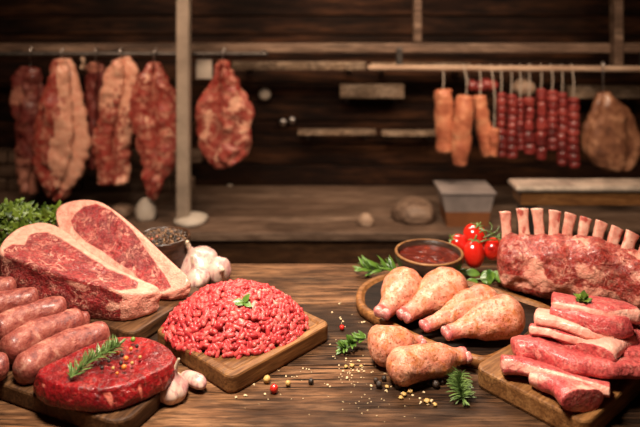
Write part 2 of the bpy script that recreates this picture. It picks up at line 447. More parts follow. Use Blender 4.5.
chunk('meat', [onplane(x, y, plF) for x, y in polF], .031, M_steak, T, bev=.0045, bulge=.003, inset=.004,
      tdisp=lambda q, s: .0030*fb(q, 22, 1)+.0016*fb(q, 70, 4), sdisp=lambda q, s: .005*fb(q, 24, 2)+.002*nz(q, 90),
      fat=lambda q: max(fF(q), seam(q)), sfat=lambda q, s: (.95 if fr(q)[0] > 121+5*nz(q, 40) and q.x < 0 and q.y < 1.36 else (.8 if (q.y > 1.42 and q.x < -.3) else .20+.75*nz((q.x*1.0, q.y, q.z*2.6), 20, 3))) , srings=22)
# back steak
plB = plane3(atY(85, 201, 1.58), atY(188, 284, 1.3845), atY(100, 258, 1.462))
polB = [(56,219),(58,208),(70,202),(86,200),(102,203),(118,213),(136,228),(152,243),(172,262),(187,276),(190,283),(184,290),(166,296),(146,293),(124,281),(104,268),(80,250),(63,236)]
leanB = [(72,222),(77,214),(84,208),(97,205),(111,211),(124,222),(134,232),(140,240),(146,250),(155,262),(166,277),(172,288),(163,293),(152,289),(142,282),(134,273),(119,264),(103,252),(86,242),(75,231)]
fB = poly_attr(leanB, 4)
T = thing('marbled_steak', 'thick marbled raw steak behind, topped with broad white fat and reaching toward the garlic', 'steak', (-.42, 1.47, .03), group='large marbled steaks')
chunk('meat', [onplane(x, y, plB) for x, y in polB], .031, M_steak, T, bev=.008, bulge=.004, inset=.010,
      tdisp=lambda q, s: .0028*fb(q, 22, 5)+.0014*fb(q, 70, 6), sdisp=lambda q, s: .005*fb(q, 25, 7),
      fat=lambda q: max(fB(q), .0), sfat=lambda q, s: .9 if fr(q)[0] > 170 else .35+.5*nz(q, 25, 9), srings=20)
# red steak (foreground)
zr = .063
polR = [(38,375),(49,368),(62,362),(75,356),(87,350),(103,344),(119,341),(134,340.5),(147,342),(160,347),(170,353),(175,360),(173,367),(164,374),(153,379),(138,386),(122,391),(104,394),(87,394),(66,392),(48,387),(39,381)]
T = thing('red_steak', 'glossy deep red raw steak under a rosemary sprig in left foreground', 'steak', (-.33, 1.08, .03))
leanR = [(46,374),(52,364),(66,357),(84,351),(104,346),(124,344),(146,345.5),(159,351),(167,359),(168,366),(160,372),(146,380),(128,386),(100,389),(74,387),(54,381)]
chunk('meat', [at(x, y-3, zr) for x, y in polR], .031, M_steak_red, T, bev=.005, bulge=.003, inset=-.003,
      tdisp=lambda q, s: .0035*fb(q, 20, 11)+.001*fb(q, 70, 4), sdisp=lambda q, s: .003*fb(q, 30, 12)+.002*nz((q.x, q.y, 0), 70, 2),
      fat=lambda q: .10+.22*nz(q, 12, 5), sfat=lambda q, s: .20+.85*nz((q.x*1.2+q.z*.4, q.y*1.2, q.z*.35), 62, 6), srings=20)

# ------------------------------------------------------------------ sausages
t = NT('sausage_casing'); n1 = t.noise(52, 5, .7, .4); n2 = t.noise(120, 3, .6)
c = t.ramp(n1, [(.33, (.12,.018,.016)), (.46, (.27,.060,.043)), (.57, (.38,.12,.085)), (.72, (.56,.29,.21))])
c = t.mix(t.math('MULTIPLY', t.ramp(n2, [(.36, 1), (.5, 0)]), .4), c, (.22,.035,.03))
c = t.mix(t.ramp(t.vor(170), [(.10, .55), (.2, 0)]), c, (.10,.05,.035))
M_saus = t.out(c, .42, t.bump(t.noise(75, 5, .65), .6, .006), sss=.04, coat=.22, coatr=.22, spec=.35)
SG = 'fresh sausages piled on the left board'
def sausage(a, b2, r, lab, sag=.006, bend=.012, sd=0):
    a = Vector(a); b2 = Vector(b2); d = (b2-a); s = Vector((d.y, -d.x, 0)).normalized()
    P = [a+Vector((0,0,-sag*.3)), a.lerp(b2, .33)-s*bend, a.lerp(b2, .66)-s*bend, b2]
    V, F, A = sweep(P, [r*1.0, r*1.06, r*1.08, r*1.06, r*.98], n=32, m=46, cap=.13, disp=lambda p, t_, th: .0022*fb(p, 26, sd)+.0006*nz(p, 120))
    T = thing('sausage', lab, 'sausage', tuple(a.lerp(b2, .5)-Vector((0, 0, r))), group=SG)
    a = a+(a-b2).normalized()*.004; b2 = b2+(b2-a).normalized()*.004
    mk('casing', V, F, M_saus, T)
    return T
sausage(at(17, 373, .053), at(109, 333, .053), .0255, 'pink sausage nearest the red steak, frontmost of the pile', sd=1)
sausage(at(4, 353, .063), at(84, 320, .063), .0255, 'pink sausage lying just behind the frontmost one, second row of the pile', sd=2)
sausage(at(-8, 333, .085), at(67, 308, .085), .0245, 'pink sausage in the middle row of the pile, third counted from the red steak', sd=3)
sausage(at(-42, 322, .108), at(39, 298, .108), .0235, 'pink sausage near the top of the pile, below the front marbled steak', sd=4)
sausage(at(-60, 302, .125), at(16, 288, .125), .0215, 'topmost sausage at the left edge, only its rounded end showing', sd=5)
sausage(at(-70, 398, .053), at(9, 364, .053), .022, 'sausage at the left edge whose short end shows beside the frontmost one', sd=6)
sausage(at(20, 346, .052)+Vector((-.01,.035,0)), at(90, 322, .051), .02, 'lowest sausage whose tip peeks out behind the second row', sd=8)

# ------------------------------------------------------------------ minced beef
t = NT('minced_beef'); r_ = t.attr('rnd'); n1 = t.noise(90, 4, .6, .5)
c = t.ramp(r_, [(0, (.26,.010,.014)), (.45, (.46,.034,.038)), (.8, (.62,.10,.085)), (1, (.78,.32,.25))])
c = t.mix(t.math('MULTIPLY', t.ramp(n1, [(.55, 0), (.70, 1)]), .5), c, (.80,.30,.25))
M_mince = t.out(c, .42, t.bump(t.noise(220, 3), .3, .002), sss=.06, coat=.12, spec=.35)
mc = Vector((-.168, 1.280, .027)); RX, RY, HH = .143, .112, .077
def dome(x, y):
    q = (x/RX)**2+(y/RY)**2
    return HH*max(0, 1-q)**.85*(1+.10*nz((x, y, 0), 24, 3)) if q < 1 else 0
V = []; F = []; A = []
n, m = 72, 26
for k in range(m+1):
    s = k/m
    for j in range(n):
        th = 2*pi*j/n; x, y = RX*.955*s*cos(th), RY*.955*s*sin(th); V.append(mc+Vector((x, y, dome(x, y)*.95-.002))); A.append(.2)
for k in range(m):
    for j in range(n): F.append((k*n+j, (k+1)*n+j, (k+1)*n+(j+1) % n, k*n+(j+1) % n))
F.append(tuple(m*n+j for j in range(n-1, -1, -1)))
mb = MB(); mb.add(V, F, A)
rg = random.Random(3)
for i in range(1450):
    th = rg.uniform(0, 2*pi); s = math.sqrt(rg.random())*1.0; x, y = RX*s*cos(th), RY*s*sin(th)
    z = dome(x, y)-rg.uniform(-.002, .003); e = .004
    gx = (dome(x+e, y)-dome(x-e, y))/(2*e); gy = (dome(x, y+e)-dome(x, y-e))/(2*e); gx = max(-2.5, min(2.5, gx)); gy = max(-2.5, min(2.5, gy))
    nn = Vector((-gx, -gy, 1)).normalized(); a = rg.uniform(0, pi*2)
    u = Vector((cos(a), sin(a), 0)); u = (u-nn*u.dot(nn)).normalized()
    if rg.random() < .3: u = (u+nn*rg.uniform(.2, .9)).normalized()
    L = rg.uniform(.011, .023); c0 = mc+Vector((x, y, max(z, .004))); s2 = nn.cross(u)
    bd = rg.uniform(-.4, .4); rad = rg.uniform(.0038, .0052)
    P = [c0-u*L*.5, c0+s2*bd*L*.3, c0+u*L*.5+s2*bd*L*.1]
    V, F, A = sweep(P, [rad*.9, rad*1.1, rad], n=7, m=6, up=nn, cap=.22)
    rr_ = min(1, max(0, rg.gauss(.42, .20))); mb.add(V, F, [rr_]*len(V))
o = mk('minced_beef', mb.V, mb.F, M_mince, None, {'rnd': mb.A})
tag(o, 'mound of coarse raw minced beef heaped on the square board', 'minced beef', kind='stuff')
# ------------------------------------------------------------------ chicken drumsticks
t = NT('chicken_skin'); f = t.attr('fat'); n1 = t.noise(34, 5, .66, .5); n2 = t.noise(95, 4, .66)
c = t.ramp(n1, [(.30, (.48,.105,.07)), (.48, (.61,.225,.145)), (.70, (.74,.40,.27))])
c = t.mix(t.math('MULTIPLY', t.ramp(t.noise(60, 5, .75, .6), [(.46, 0), (.60, 1)]), .8), c, (.44,.13,.025))
c = t.mix(t.math('MULTIPLY', t.ramp(t.noise(190, 3, .7), [(.56, 0), (.62, 1)]), .8), c, (.22,.05,.010))
c = t.mix(f, c, (.66,.15,.14))
c = t.mix(t.math('MULTIPLY', t.ramp(t.vor(260), [(.09, 1), (.17, 0)]), t.ramp(t.noise(40, 2), [(.46, 0), (.56, .9)])), c, (.06,.07,.012))
M_chick = t.out(c, .33, t.bump(t.math('ADD', t.noise(120, 4, .65), n1), .6, .004), sss=.05, coat=.08, spec=.4)
M_knob = meat('cartilage', (.50,.10,.10), (.66,.22,.20), (.82,.50,.42), (.90,.66,.56), .6, 40, .05, .3, .3)
DG = 'raw seasoned drumsticks'
def drumstick(bone, thick, r, lab, rl=None, neck=.42, sd=0, ext=.75, curve=.0, group=DG, zb=.0):
    bone = Vector(bone); thick = Vector(thick); d = (thick-bone); s = Vector((d.y, -d.x, 0)).normalized(); u = d.normalized()
    rl = rl or r*.36
    P = [bone, bone+d*.16, bone+d*.36+s*curve, bone+d*.62+s*curve, thick, thick+u*r*ext]
    V, F, A = sweep(P, [rl*1.05, rl*1.08, r*neck*1.25, r*.86, r, r*.86], [rl, rl*1.0, r*neck*1.2, r*.82, r*.94, r*.80], n=44, m=60, cap=.05, cap2=.24,
        disp=lambda p, t_, th: .0040*fb(p, 20, sd)+.0012*nz(p, 75, sd)+(-.003 if abs(((th+t_*1.5) % (2*pi))-2.2) < .16 and .3 < t_ < .8 else 0),
        attr=lambda p, t_, th: max(0, min(.85, (0.22-t_)*4+.5*nz(p, 30, sd))))
    low = min(v.z for v in V); off = Vector((0, 0, zb-low)) if zb else Vector()
    V = [v+off for v in V]
    T = thing('chicken_drumstick', lab, 'drumstick', (bone.lerp(thick, .6).x, bone.lerp(thick, .6).y, zb), group=group)
    mk('meat', V, F, M_chick, T, {'fat': A})
    mb = MB()
    for k, a in enumerate((-.55, .55)):
        q = bone-u*.004+s*a*rl*.9+off
        V, F, A = sweep([q+u*.010, q, q-u*.006], [rl*.55, rl*.66, rl*.5], n=16, m=12, cap=.3, disp=lambda p, t_, th: .0012*nz(p, 120)); mb.add(V, F)
    o = mk('joint_knob', mb.V, mb.F, M_knob, T, {'fat': [.3]*len(mb.V)}); return T
zb = .0152
drumstick(at(383, 317, .036), at(406, 291, .052), .047, 'orange-spiced drumstick at the left end of the oval board', sd=1, zb=.017)
drumstick(at(405, 318, .036), at(450, 289, .058), .046, 'spiced drumstick second from the left on the oval board, in front of the sauce bowl', sd=2, zb=.017)
drumstick(at(426, 326, .036), at(484, 303, .055), .037, 'drumstick third from the left on the oval board', sd=3, zb=.017, ext=.9)
drumstick(at(448, 336, .036), at(507, 318, .055), .041, 'pale drumstick at the right end of the oval board, nearest the pork slices', sd=4, zb=.020, ext=.8)
drumstick(at(420, 342, .030), at(380, 345, .036), .036, 'drumstick on the table half hidden behind the frontmost one', sd=5, zb=.0015, neck=.6, ext=.6)
drumstick(at(464, 354, .032), at(401, 365, .034), .034, 'frontmost drumstick lying on the table with its bone end to the right', sd=6, zb=.0015, neck=.62, ext=.75, rl=.0155)

# ------------------------------------------------------------------ rack of lamb
M_lamb = meat('lamb', (.22,.010,.009), (.40,.038,.026), (.64,.20,.14), (.78,.38,.27), 1.0, 26, .04, .42, .7, .40, bscale=120, spots=.8)
t = NT('rib_bone'); n1 = t.noise(50, 4, .6, .4)
c = t.ramp(n1, [(.32, (.56,.17,.12)), (.5, (.72,.34,.25)), (.68, (.84,.52,.39))])
c = t.mix(t.ramp(t.noise(45, 2), [(.62, 0), (.68, .8)]), c, (.40,.04,.03))
M_bone = t.out(c, .4, t.bump(n1, .3, .002), sss=.12, coat=.2)
T = thing('rack_of_lamb', 'frenched rack of lamb with a row of bare rib bones standing up', 'rack of lamb', (.57, 1.43, .024))
def lp(px, py, Y): return atY(px, py, Y)
P = [lp(497, 258, 1.485), lp(528, 263, 1.465), lp(568, 267, 1.435), lp(610, 274, 1.40), lp(650, 285, 1.36), lp(700, 300, 1.31)]
V, F, A = sweep(P, [.048, .060, .062, .060, .054, .045], [.050, .062, .070, .066, .058, .048], n=72, m=90, cap=.09, sq=2.35,
    disp=lambda p, t_, th: .0085*fb(p, 17, 3)+.0050*fb(p, 42, 5)+.0025*nz(p, 110)+(.0012*cos(2*pi*t_*11)*max(0, sin(th))),
    attr=lambda p, t_, th: max(0, min(1, .40+.9*nz((p.x*1.0, p.y, p.z*1.6), 17, 2)+(.45 if p.z < .070 and p.z > .042 else 0)-(.9 if p.z < .040 else 0)-.3*max(0, sin(th)))))
low = min(v.z for v in V); V = [Vector((v.x, v.y, max(v.z, .0245))) for v in V]
mk('loin', V, F, M_lamb, T, {'fat': A})
ribs = [((508,250),(505,211),1.50,6.0), ((526,246),(522,208),1.50,6.3), ((541,246),(537,208),1.49,6.0), ((553,247),(555,210),1.48,6.2), ((564,250),(571,213),1.47,6.2),
        ((579,252),(586,217),1.455,6.0), ((593,256),(602,221),1.44,6.2), ((606,261),(618,227),1.42,6.5), ((621,266),(633,232),1.40,7), ((636,272),(650,240),1.38,7)]
for i, (a, c_, Y, wpx) in enumerate(ribs):
    p0 = lp(a[0], a[1]+10, Y-.01); p1 = lp(a[0]*.5+c_[0]*.5, (a[1]+c_[1])/2, Y+.004); p2 = lp(c_[0], c_[1], Y+.012); r = wpx*Y/FP
    V, F, A = sweep([p0, p1, p2], [r*1.05, r*.80, r*.98], [r*.75, r*.55, r*.62], n=20, m=18, up=(0, 1, 0), cap=0, cap2=.035, sq=3.0, disp=lambda p, t_, th: .0012*fb(p, 60, i))
    mk('rib_bone', V, F, M_bone, T)

# ------------------------------------------------------------------ raw pork slices
M_pork = meat('pork', (.46,.045,.050), (.62,.11,.10), (.78,.30,.23), (.86,.47,.36), .6, 20, .022, .36, .5, .16, bscale=130)
PG = 'raw pork slices heaped on the right board'
def slice_(lab, pts, wx, th, up, sd, cap=.07, cap2=.03, fatmode='edge', sq=3.2, zmin=.0358, n=40, m=64):
    """strip of pork: pts=[(px,py,z)...]; wx = half widths; th = half thickness"""
    P = [at(x, y, z) for x, y, z in pts]; wx = [q*1.32 for q in wx]; th = [q*1.28 for q in th]
    def fa(p, t_, t2):
        c_ = cos(t2)
        b0 = .10+.45*nz(p, 16, sd)
        if fatmode == 'edge': b0 += max(0, (c_-.72)*2.2) if c_ > 0 else 0
        if fatmode == 'far': b0 += max(0, (-c_-.45)*2.0)
        if fatmode == 'fatty': b0 += .55
        if fatmode == 'end': b0 += .9 if .035 < t_ < .55 else -.1
        if fatmode == 'cut': b0 = .35+.5*nz(p, 20, sd) if t_ < .97 else .15
        return min(1, max(0, b0))
    V, F, A = sweep(P, wx, th, n=n, m=m, up=up, cap=cap, cap2=cap2, sq=sq, attr=fa,
        disp=lambda p, t_, t2: .0028*fb(p, 24, sd)+.0010*nz(p, 90, sd)+.0035*nz((p.x, p.y, 0), 22, sd+3))
    V = [Vector((v.x, v.y, max(v.z, zmin))) for v in V]
    T = thing('pork_slice', lab, 'pork slice', (sum(p.x for p in P)/len(P), sum(p.y for p in P)/len(P), zmin), group=PG)
    mk('lean_meat', V, F, M_pork, T, {'fat': A}); return T
# back support slice, lower rows first
slice_('long raw pork slice running behind the bottom folds to the right edge of the board', [(512,349,.055),(540,348,.060),(575,362,.058),(610,366,.056),(655,362,.055)], [.022,.028,.030,.034,.036], [.014,.014,.013,.013,.014], (0,.35,1), 1, fatmode='x')
slice_('folded pork slice at the front left corner, its rounded fold facing left', [(500,364,.050),(522,366,.052),(552,375,.052),(585,385,.050),(611,391,.050)], [.020,.022,.020,.018,.017], [.013,.012,.010,.009,.008], (0,.55,1), 2, fatmode='edge')
slice_('bottom pork slice whose rounded cut end faces the viewer at the board front', [(531,377,.048),(550,383,.050),(568,390,.052),(583,401,.054)], [.014,.018,.024,.029], [.010,.011,.012,.0135], (0,.4,1), 3, fatmode='cut', cap2=.02, sq=2.4)
slice_('pork slice lying flat under the right side of the heap', [(560,338,.062),(590,345,.066),(620,350,.066),(660,345,.066)], [.03,.032,.034,.036], [.012]*4, (0,.2,1), 4, fatmode='x')
slice_('rolled pork slice with a red round cut end and creamy fat behind it', [(594,355,.078),(606,346,.080),(634,334,.080),(668,322,.080)], [.026,.024,.023,.024], [.013,.014,.015,.015], (0,.3,1), 5, fatmode='end', cap=.02, sq=2.3)
slice_('thin pork slice in the middle of the heap with a pale squared end', [(529,329,.078),(552,332,.080),(578,340,.078),(604,343,.080)], [.022,.022,.019,.015], [.008,.008,.008,.008], (0,.45,1), 6, fatmode='edge')
slice_('pork slice with a broad pink fat edge, second from the top', [(535,316,.094),(560,320,.096),(588,329,.094),(614,335,.092)], [.030,.032,.028,.022], [.009,.009,.010,.011], (0,.3,1), 7, fatmode='fatty')
slice_('topmost long pork slice of the heap under the small herb sprig', [(551,303,.116),(580,307,.116),(606,310,.114),(630,312,.110)], [.026,.034,.036,.030], [.012,.012,.013,.013], (0,.25,1), 8, fatmode='edge')
slice_('thick pork slice just beneath the topmost one, its red side turned forward', [(553,312,.104),(580,319,.106),(605,327,.104),(625,326,.104)], [.024,.024,.022,.020], [.011,.012,.014,.014], (0,.5,1), 9, fatmode='x')

# ------------------------------------------------------------------ bowls
def bowl(name, label, loc, rim, h, base, mat, th=.008):
    T = thing(name, label, 'bowl', loc)
    outer = [(.0, 0), (base*.6, 0), (base, .001), (base*1.06, .006), (rim*.86, h*.42), (rim*.985, h*.78), (rim, h*.97), (rim-.0015, h), (rim-th*.6, h+.0004), (rim-th, h*.975)]
    inner = [(rim-th*1.1, h*.8), (rim*.80, h*.45), (rim*.5, h*.25), (0, h*.2)]
    pr = outer+inner
    V, F, A = lathe(pr, 64, M=wm(T)); mk('bowl_body', V, F, mat, T); return T
pb = Vector(((163.5-320)*1.56/FP, 1.56, 0)); ph = .106
bowl('wooden_bowl', 'small dark wooden bowl of peppercorns behind the marbled steaks', pb, .0655, ph, .036, M_bowl)
t = NT('peppercorn'); c = t.ramp(t.attr('rnd'), [(0, (.012,.008,.006)), (.4, (.05,.025,.014)), (.7, (.12,.05,.02)), (.93, (.24,.12,.05)), (1, (.40,.05,.03))])
M_pep = t.out(c, .45, t.bump(t.vor(600), .6, .001))
def ico(c, r, mb, rnd_, a, sd=0, n=8, m=5):
    V = []; F = []
    for k in range(m+1):
        ph_ = pi*k/m
        for j in range(n):
            th = 2*pi*j/n; d = Vector((sin(ph_)*cos(th), sin(ph_)*sin(th), cos(ph_)))
            V.append(Vector(c)+d*r*(1+rnd_*nz(d*1.7+Vector((sd, 0, 0)), 1.5, sd)))
    for k in range(m):
        for j in range(n): F.append((k*n+j, (k+1)*n+j, (k+1)*n+(j+1) % n, k*n+(j+1) % n))
    mb.add(V, F, a)
mb = MB(); rg = random.Random(5)
for i in range(620):
    a = rg.uniform(0, 2*pi); s = math.sqrt(rg.random())*.0545; zz = ph-.007+.011*(1-(s/.055)**2)+rg.uniform(-.006, .002)
    ico(pb+Vector((s*cos(a), s*sin(a), zz)), rg.uniform(.0030, .0043), mb, .2, rg.random(), i)
V, F, A = lathe([(0, ph-.045), (.04, ph-.045), (.0535, ph-.015), (.035, ph-.006), (0, ph-.003)], 40, loc=pb); mb.add(V, F, .1)
tag(mk('peppercorns', mb.V, mb.F, M_pep, None, {'rnd': mb.A}), 'mixed dark and brown peppercorns filling the small wooden bowl', 'peppercorns', kind='stuff')
sb = Vector(((429-320)*1.553/FP, 1.553, 0)); sh = .068
M_bowl2 = wood('sauce_bowl_wood', (.02,.010,.008), (.055,.028,.020), (.12,.06,.035), (3, 3, 22), 1.0, .28, .3, .25, coat=.3)
SBT = bowl('wooden_bowl', 'round wooden bowl of red sauce beside the tomatoes', sb, .083, sh, .045, M_bowl2)
t = NT('red_sauce'); n1 = t.noise(60, 5, .65, .8)
M_sauce = t.out(t.ramp(n1, [(.35, (.045,.004,.002)), (.55, (.11,.010,.004)), (.72, (.26,.04,.014))]), .25, t.bump(t.noise(38, 4, .6), .8, .005), coat=.3)
V, F, A = lathe([(0, .030), (.055, .030), (.0722, .0520), (.0735, .0565), (.072, .0570)]+[(.072-.072*k/16, .0570) for k in range(1, 17)], 72, loc=sb)
V = [v+Vector((0, 0, .0018*fb(v, 45, 2) if v.z > .0567 and math.hypot(v.x-sb.x, v.y-sb.y) < .068 else 0)) for v in V]
tag(mk('red_sauce', V, F, M_sauce, None), 'glossy dark red sauce filling the round wooden bowl', 'sauce')
RV, RF, _ = lathe([(.0758, sh+.0003), (.0762, sh+.0016), (.079, sh+.0022), (.0822, sh+.0014), (.0832, sh-.002), (.078, sh-.001)], 64, loc=sb, ring=True); mk('rim_band', RV, RF, M_board, SBT)

# ------------------------------------------------------------------ tomatoes
t = NT('tomato_skin'); M_tom = t.out(t.ramp(t.noise(9, 3), [(.35, (.50,.010,.006)), (.65, (.72,.028,.012))]), .16, None, sss=.1, coat=.6, coatr=.06)
M_green = leafmat('green_stem', (.05,.10,.015), (.16,.22,.05))
def tomato(c, r, h, lab, tilt=(0, 0), sep=True):
    T = thing('cherry_tomato', lab, 'tomato', Vector(c)-Vector((0, 0, h)), group='red cherry tomatoes')
    M = Matrix.Translation(Vector(c)) @ Matrix.Rotation(tilt[0], 4, 'X') @ Matrix.Rotation(tilt[1], 4, 'Y')
    pr = [(0, h*.88), (r*.12, h*.93), (r*.3, h*.99)]+[(r*cos(a)**.9, h*sin(a)) for a in [R(x) for x in range(68, -85, -8)]]+[(0, -h)]
    V, F, A = lathe(pr, 40, M=M, rad=lambda th, z, k: 1+.015*cos(5*th)); mk('fruit', V, F, M_tom, T)
    mb = MB()
    for k in range(5):
        a = 2*pi*k/5+.3; d = Vector((cos(a), sin(a), 0))
        P = [M @ Vector((0, 0, h*.93)), M @ (d*r*.30+Vector((0, 0, h*1.04))), M @ (d*r*.66+Vector((0, 0, h*.93)))]
        V, F, A = sweep(P, [.0026, .0034, .0006], [.0007]*3, n=8, m=8, cap=.1); mb.add(V, F)
    V, F, A = sweep([M @ Vector((0, 0, h*.9)), M @ Vector((.002, 0, h*1.15)), M @ Vector((.006, .002, h*1.4))], [.0018]*3, n=8, m=8, cap=.1); mb.add(V, F)
    mk('calyx', mb.V, mb.F, M_green, T); return T
tomato(atY(474, 254, 1.585), .0265, .033, 'oblong cherry tomato standing upright at the front of the cluster', (-.1, .05))
tomato(atY(459, 244, 1.625), .024, .026, 'leftmost cherry tomato, partly hidden beside the sauce bowl', (.3, -.9))
tomato(atY(475, 235, 1.62), .0300, .027, 'biggest cherry tomato on top of the cluster', (.2, .25))
tomato(atY(493, 249, 1.60), .023, .028, 'cherry tomato at the right of the cluster, against the rack of lamb', (-.5, .5))
mb = MB()
for P in ([(478,229,1.58),(487,231,1.57),(495,236,1.565),(500,243,1.56)], [(483,238,1.56),(490,235,1.56),(497,231,1.57),(499,226,1.575)], [(480,242,1.555),(488,240,1.555),(497,240,1.56)],
          [(491,231,1.565),(492,226,1.57),(489,222,1.575)], [(496,238,1.56),(500,234,1.565),(503,234,1.57)], [(486,236,1.56),(483,231,1.56),(479,233,1.56)]):
    V, F, A = sweep([atY(*p) for p in P], [.0022, .0019, .0017, .0010][:len(P)], n=8, m=14, cap=.06); mb.add(V, F, .8)
tag(mk('tomato_vine', mb.V, mb.F, leafmat('vine_green', (.03,.06,.01), (.09,.13,.03)), None, {'rnd': mb.A}), 'thin green branching vine stem draped over the cherry tomatoes', 'vine stem')

# ------------------------------------------------------------------ garlic
t = NT('garlic_skin'); n1 = t.noise(16, 4, .6, .5, t.map((1, 1, .35)))
c = t.ramp(n1, [(.32, (.42,.20,.19)), (.5, (.62,.40,.33)), (.68, (.76,.58,.46))])
c = t.mix(t.math('MULTIPLY', t.ramp(t.noise(70, 3, .6, .3, t.map((1.6, 1.6, .25))), [(.52, 0), (.62, 1)]), .6), c, (.36,.11,.13))
M_garlic = t.out(c, .38, t.bump(t.noise(90, 3, .6, .2, t.map((1.5, 1.5, .2))), .35, .002), sss=.15, sr=(.008,.005,.004), coat=.15)
M_husk = plain('garlic_neck_skin', (.62,.47,.33), .6, scale=80)
def garlic(c, r, h, lab, tilt=(0, 0), rz=0, neck=.5, lobes=7):
    T = thing('garlic_bulb', lab, 'garlic', c, group='garlic bulbs')
    M = Matrix.Translation(Vector(c)) @ Matrix.Rotation(tilt[0], 4, 'X') @ Matrix.Rotation(tilt[1], 4, 'Y') @ Matrix.Rotation(rz, 4, 'Z') @ Matrix.Translation((0, 0, -h*.33))
    pr = smoothprof([(0, .002), (r*.35, 0), (r*.80, h*.08), (r, h*.28), (r*.93, h*.46), (r*.62, h*.62), (r*.27, h*.76), (r*.14, h*.90), (r*.12, h*1.0)], 44)
    rad = lambda th, z, k: 1+(.075*abs(cos(lobes*th/2+.3*sin(th)))-.05)*max(0, 1-abs(z/h-.33)*2.0)+.02*nz((cos(th), sin(th), z*30), 2)
    V, F, A = lathe(pr, 72, M=M, rad=rad); mk('bulb', V, F, M_garlic, T)
    p0 = M @ Vector((0, 0, h*.93)); p1 = M @ Vector((.001, 0, h*1.08)); p2 = M @ Vector((.004, 0, h*(1.08+neck*.4)))
    V, F, A = sweep([p0, p1, p2], [r*.13, r*.10, r*.07], n=12, m=12, cap=.03, disp=lambda p, t_, th: .0006*sin(th*5)); mk('dry_neck', V, F, M_husk, T)
    mb = MB()
    for k in range(14):
        a = 2*pi*k/14; V, F, A = sweep([M @ Vector((cos(a)*r*.10, sin(a)*r*.10, .003)), M @ Vector((cos(a)*r*.22, sin(a)*r*.22, -.002))], [.0008, .0004], n=5, m=3, cap=0); mb.add(V, F)
    mk('roots', mb.V, mb.F, M_husk, T); return T
garlic(atY(172, 388, 1.09), .0275, .056, 'garlic bulb with upright neck beside the red steak in the foreground', (.12, .18), .4, .6)
garlic(atY(198, 264, 1.555), .049, .088, 'large purple-tinged garlic bulb at the back of the group by the peppercorn bowl', (.35, -.35), .2, .15, 5)
garlic(atY(219, 270, 1.53), .030, .050, 'garlic bulb at the right of the group, beside the minced beef', (1.2, .4), .8, .1, 5)
garlic(atY(197, 278, 1.50), .031, .060, 'smaller garlic bulb at the front of the group behind the minced beef', (.15, -.25), .5, .5)
def clove(a, b2, r, lab):
    T = thing('garlic_clove', lab, 'garlic', (a[0]*.5+b2[0]*.5, a[1]*.5+b2[1]*.5, 0)); d = Vector(b2)-Vector(a)
    V, F, A = sweep([Vector(a), Vector(a)+d*.3+Vector((0, 0, .003)), Vector(a)+d*.7+Vector((0, 0, .003)), Vector(b2)], [r*.25, r*.85, r, r*.7], [r*.25, r*.8, r*.95, r*.6], n=28, m=26, cap=.16, cap2=.25,
                    disp=lambda p, t_, th: .0012*abs(cos(th*1.5))+.0008*nz(p, 60)); mk('clove', V, F, M_garlic, T)
    V, F, A = sweep([Vector(a)+d*.06, Vector(a)-d*.06, Vector(a)-d*.14+Vector((0, 0, .002))], [r*.22, r*.12, r*.05], n=8, m=8, cap=.05); mk('dry_tip', V, F, M_husk, T)
clove(tuple(at(181, 375, .013)), tuple(at(205, 387, .0120)), .0120, 'single white garlic clove lying at the right of the foreground bulb')

# ------------------------------------------------------------------ herbs
def leafshape(kind, L, W, fold=.25, curl=.2):
    """leaf along +x; outline with thickness from a bent double skin"""
    V = []; F = []; m = 10
    for k in range(m+1):
        u = k/m
        if kind == 'oval': wv = W*sin(pi*u**.85)**.8
        elif kind == 'lobed': wv = W*(.18+.82*abs(sin(pi*u*2.6+.25)))*(1-u**2.2)**.6*(1.0 if u > .12 else u/.12)
        else: wv = W*(1-u**3)**.7*min(1, u*6+.3)
        wv = max(wv, W*.03)
        zc = curl*L*(u*u)*-1; 
        for s in (-1, -.5, 0, .5, 1):
            V.append(Vector((u*L+(0.0 if kind != 'lobed' else -abs(s)*W*.25), s*wv, zc+abs(s)*wv*fold)))
    n = 5; th = Vector((0, 0, -.0005)); k0 = len(V); V += [v+th for v in V]
    for k in range(m):
        for j in range(n-1):
            a = k*n+j; F.append((a, a+n, a+n+1, a+1)); F.append((k0+a, k0+a+1, k0+a+n+1, k0+a+n))
    for k in range(m):
        a = k*n; F.append((a, k0+a, k0+a+n, a+n)); a = k*n+n-1; F.append((a, a+n, k0+a+n, k0+a))
    return V, F
def orient(p, d, up=(0, 0, 1)):
    d = Vector(d).normalized(); y = Vector(up).cross(d)
    y = y.normalized() if y.length > 1e-4 else Vector((0, 1, 0)); z = d.cross(y)
    M = Matrix((d, y, z)).transposed().to_4x4(); M.translation = Vector(p); return M
M_rose = leafmat('rosemary_leaf', (.022,.060,.010), (.15,.23,.06))
M_pars = leafmat('parsley_leaf', (.012,.035,.005), (.17,.24,.025))
M_basil = leafmat('green_leaf', (.016,.060,.007), (.10,.19,.022))
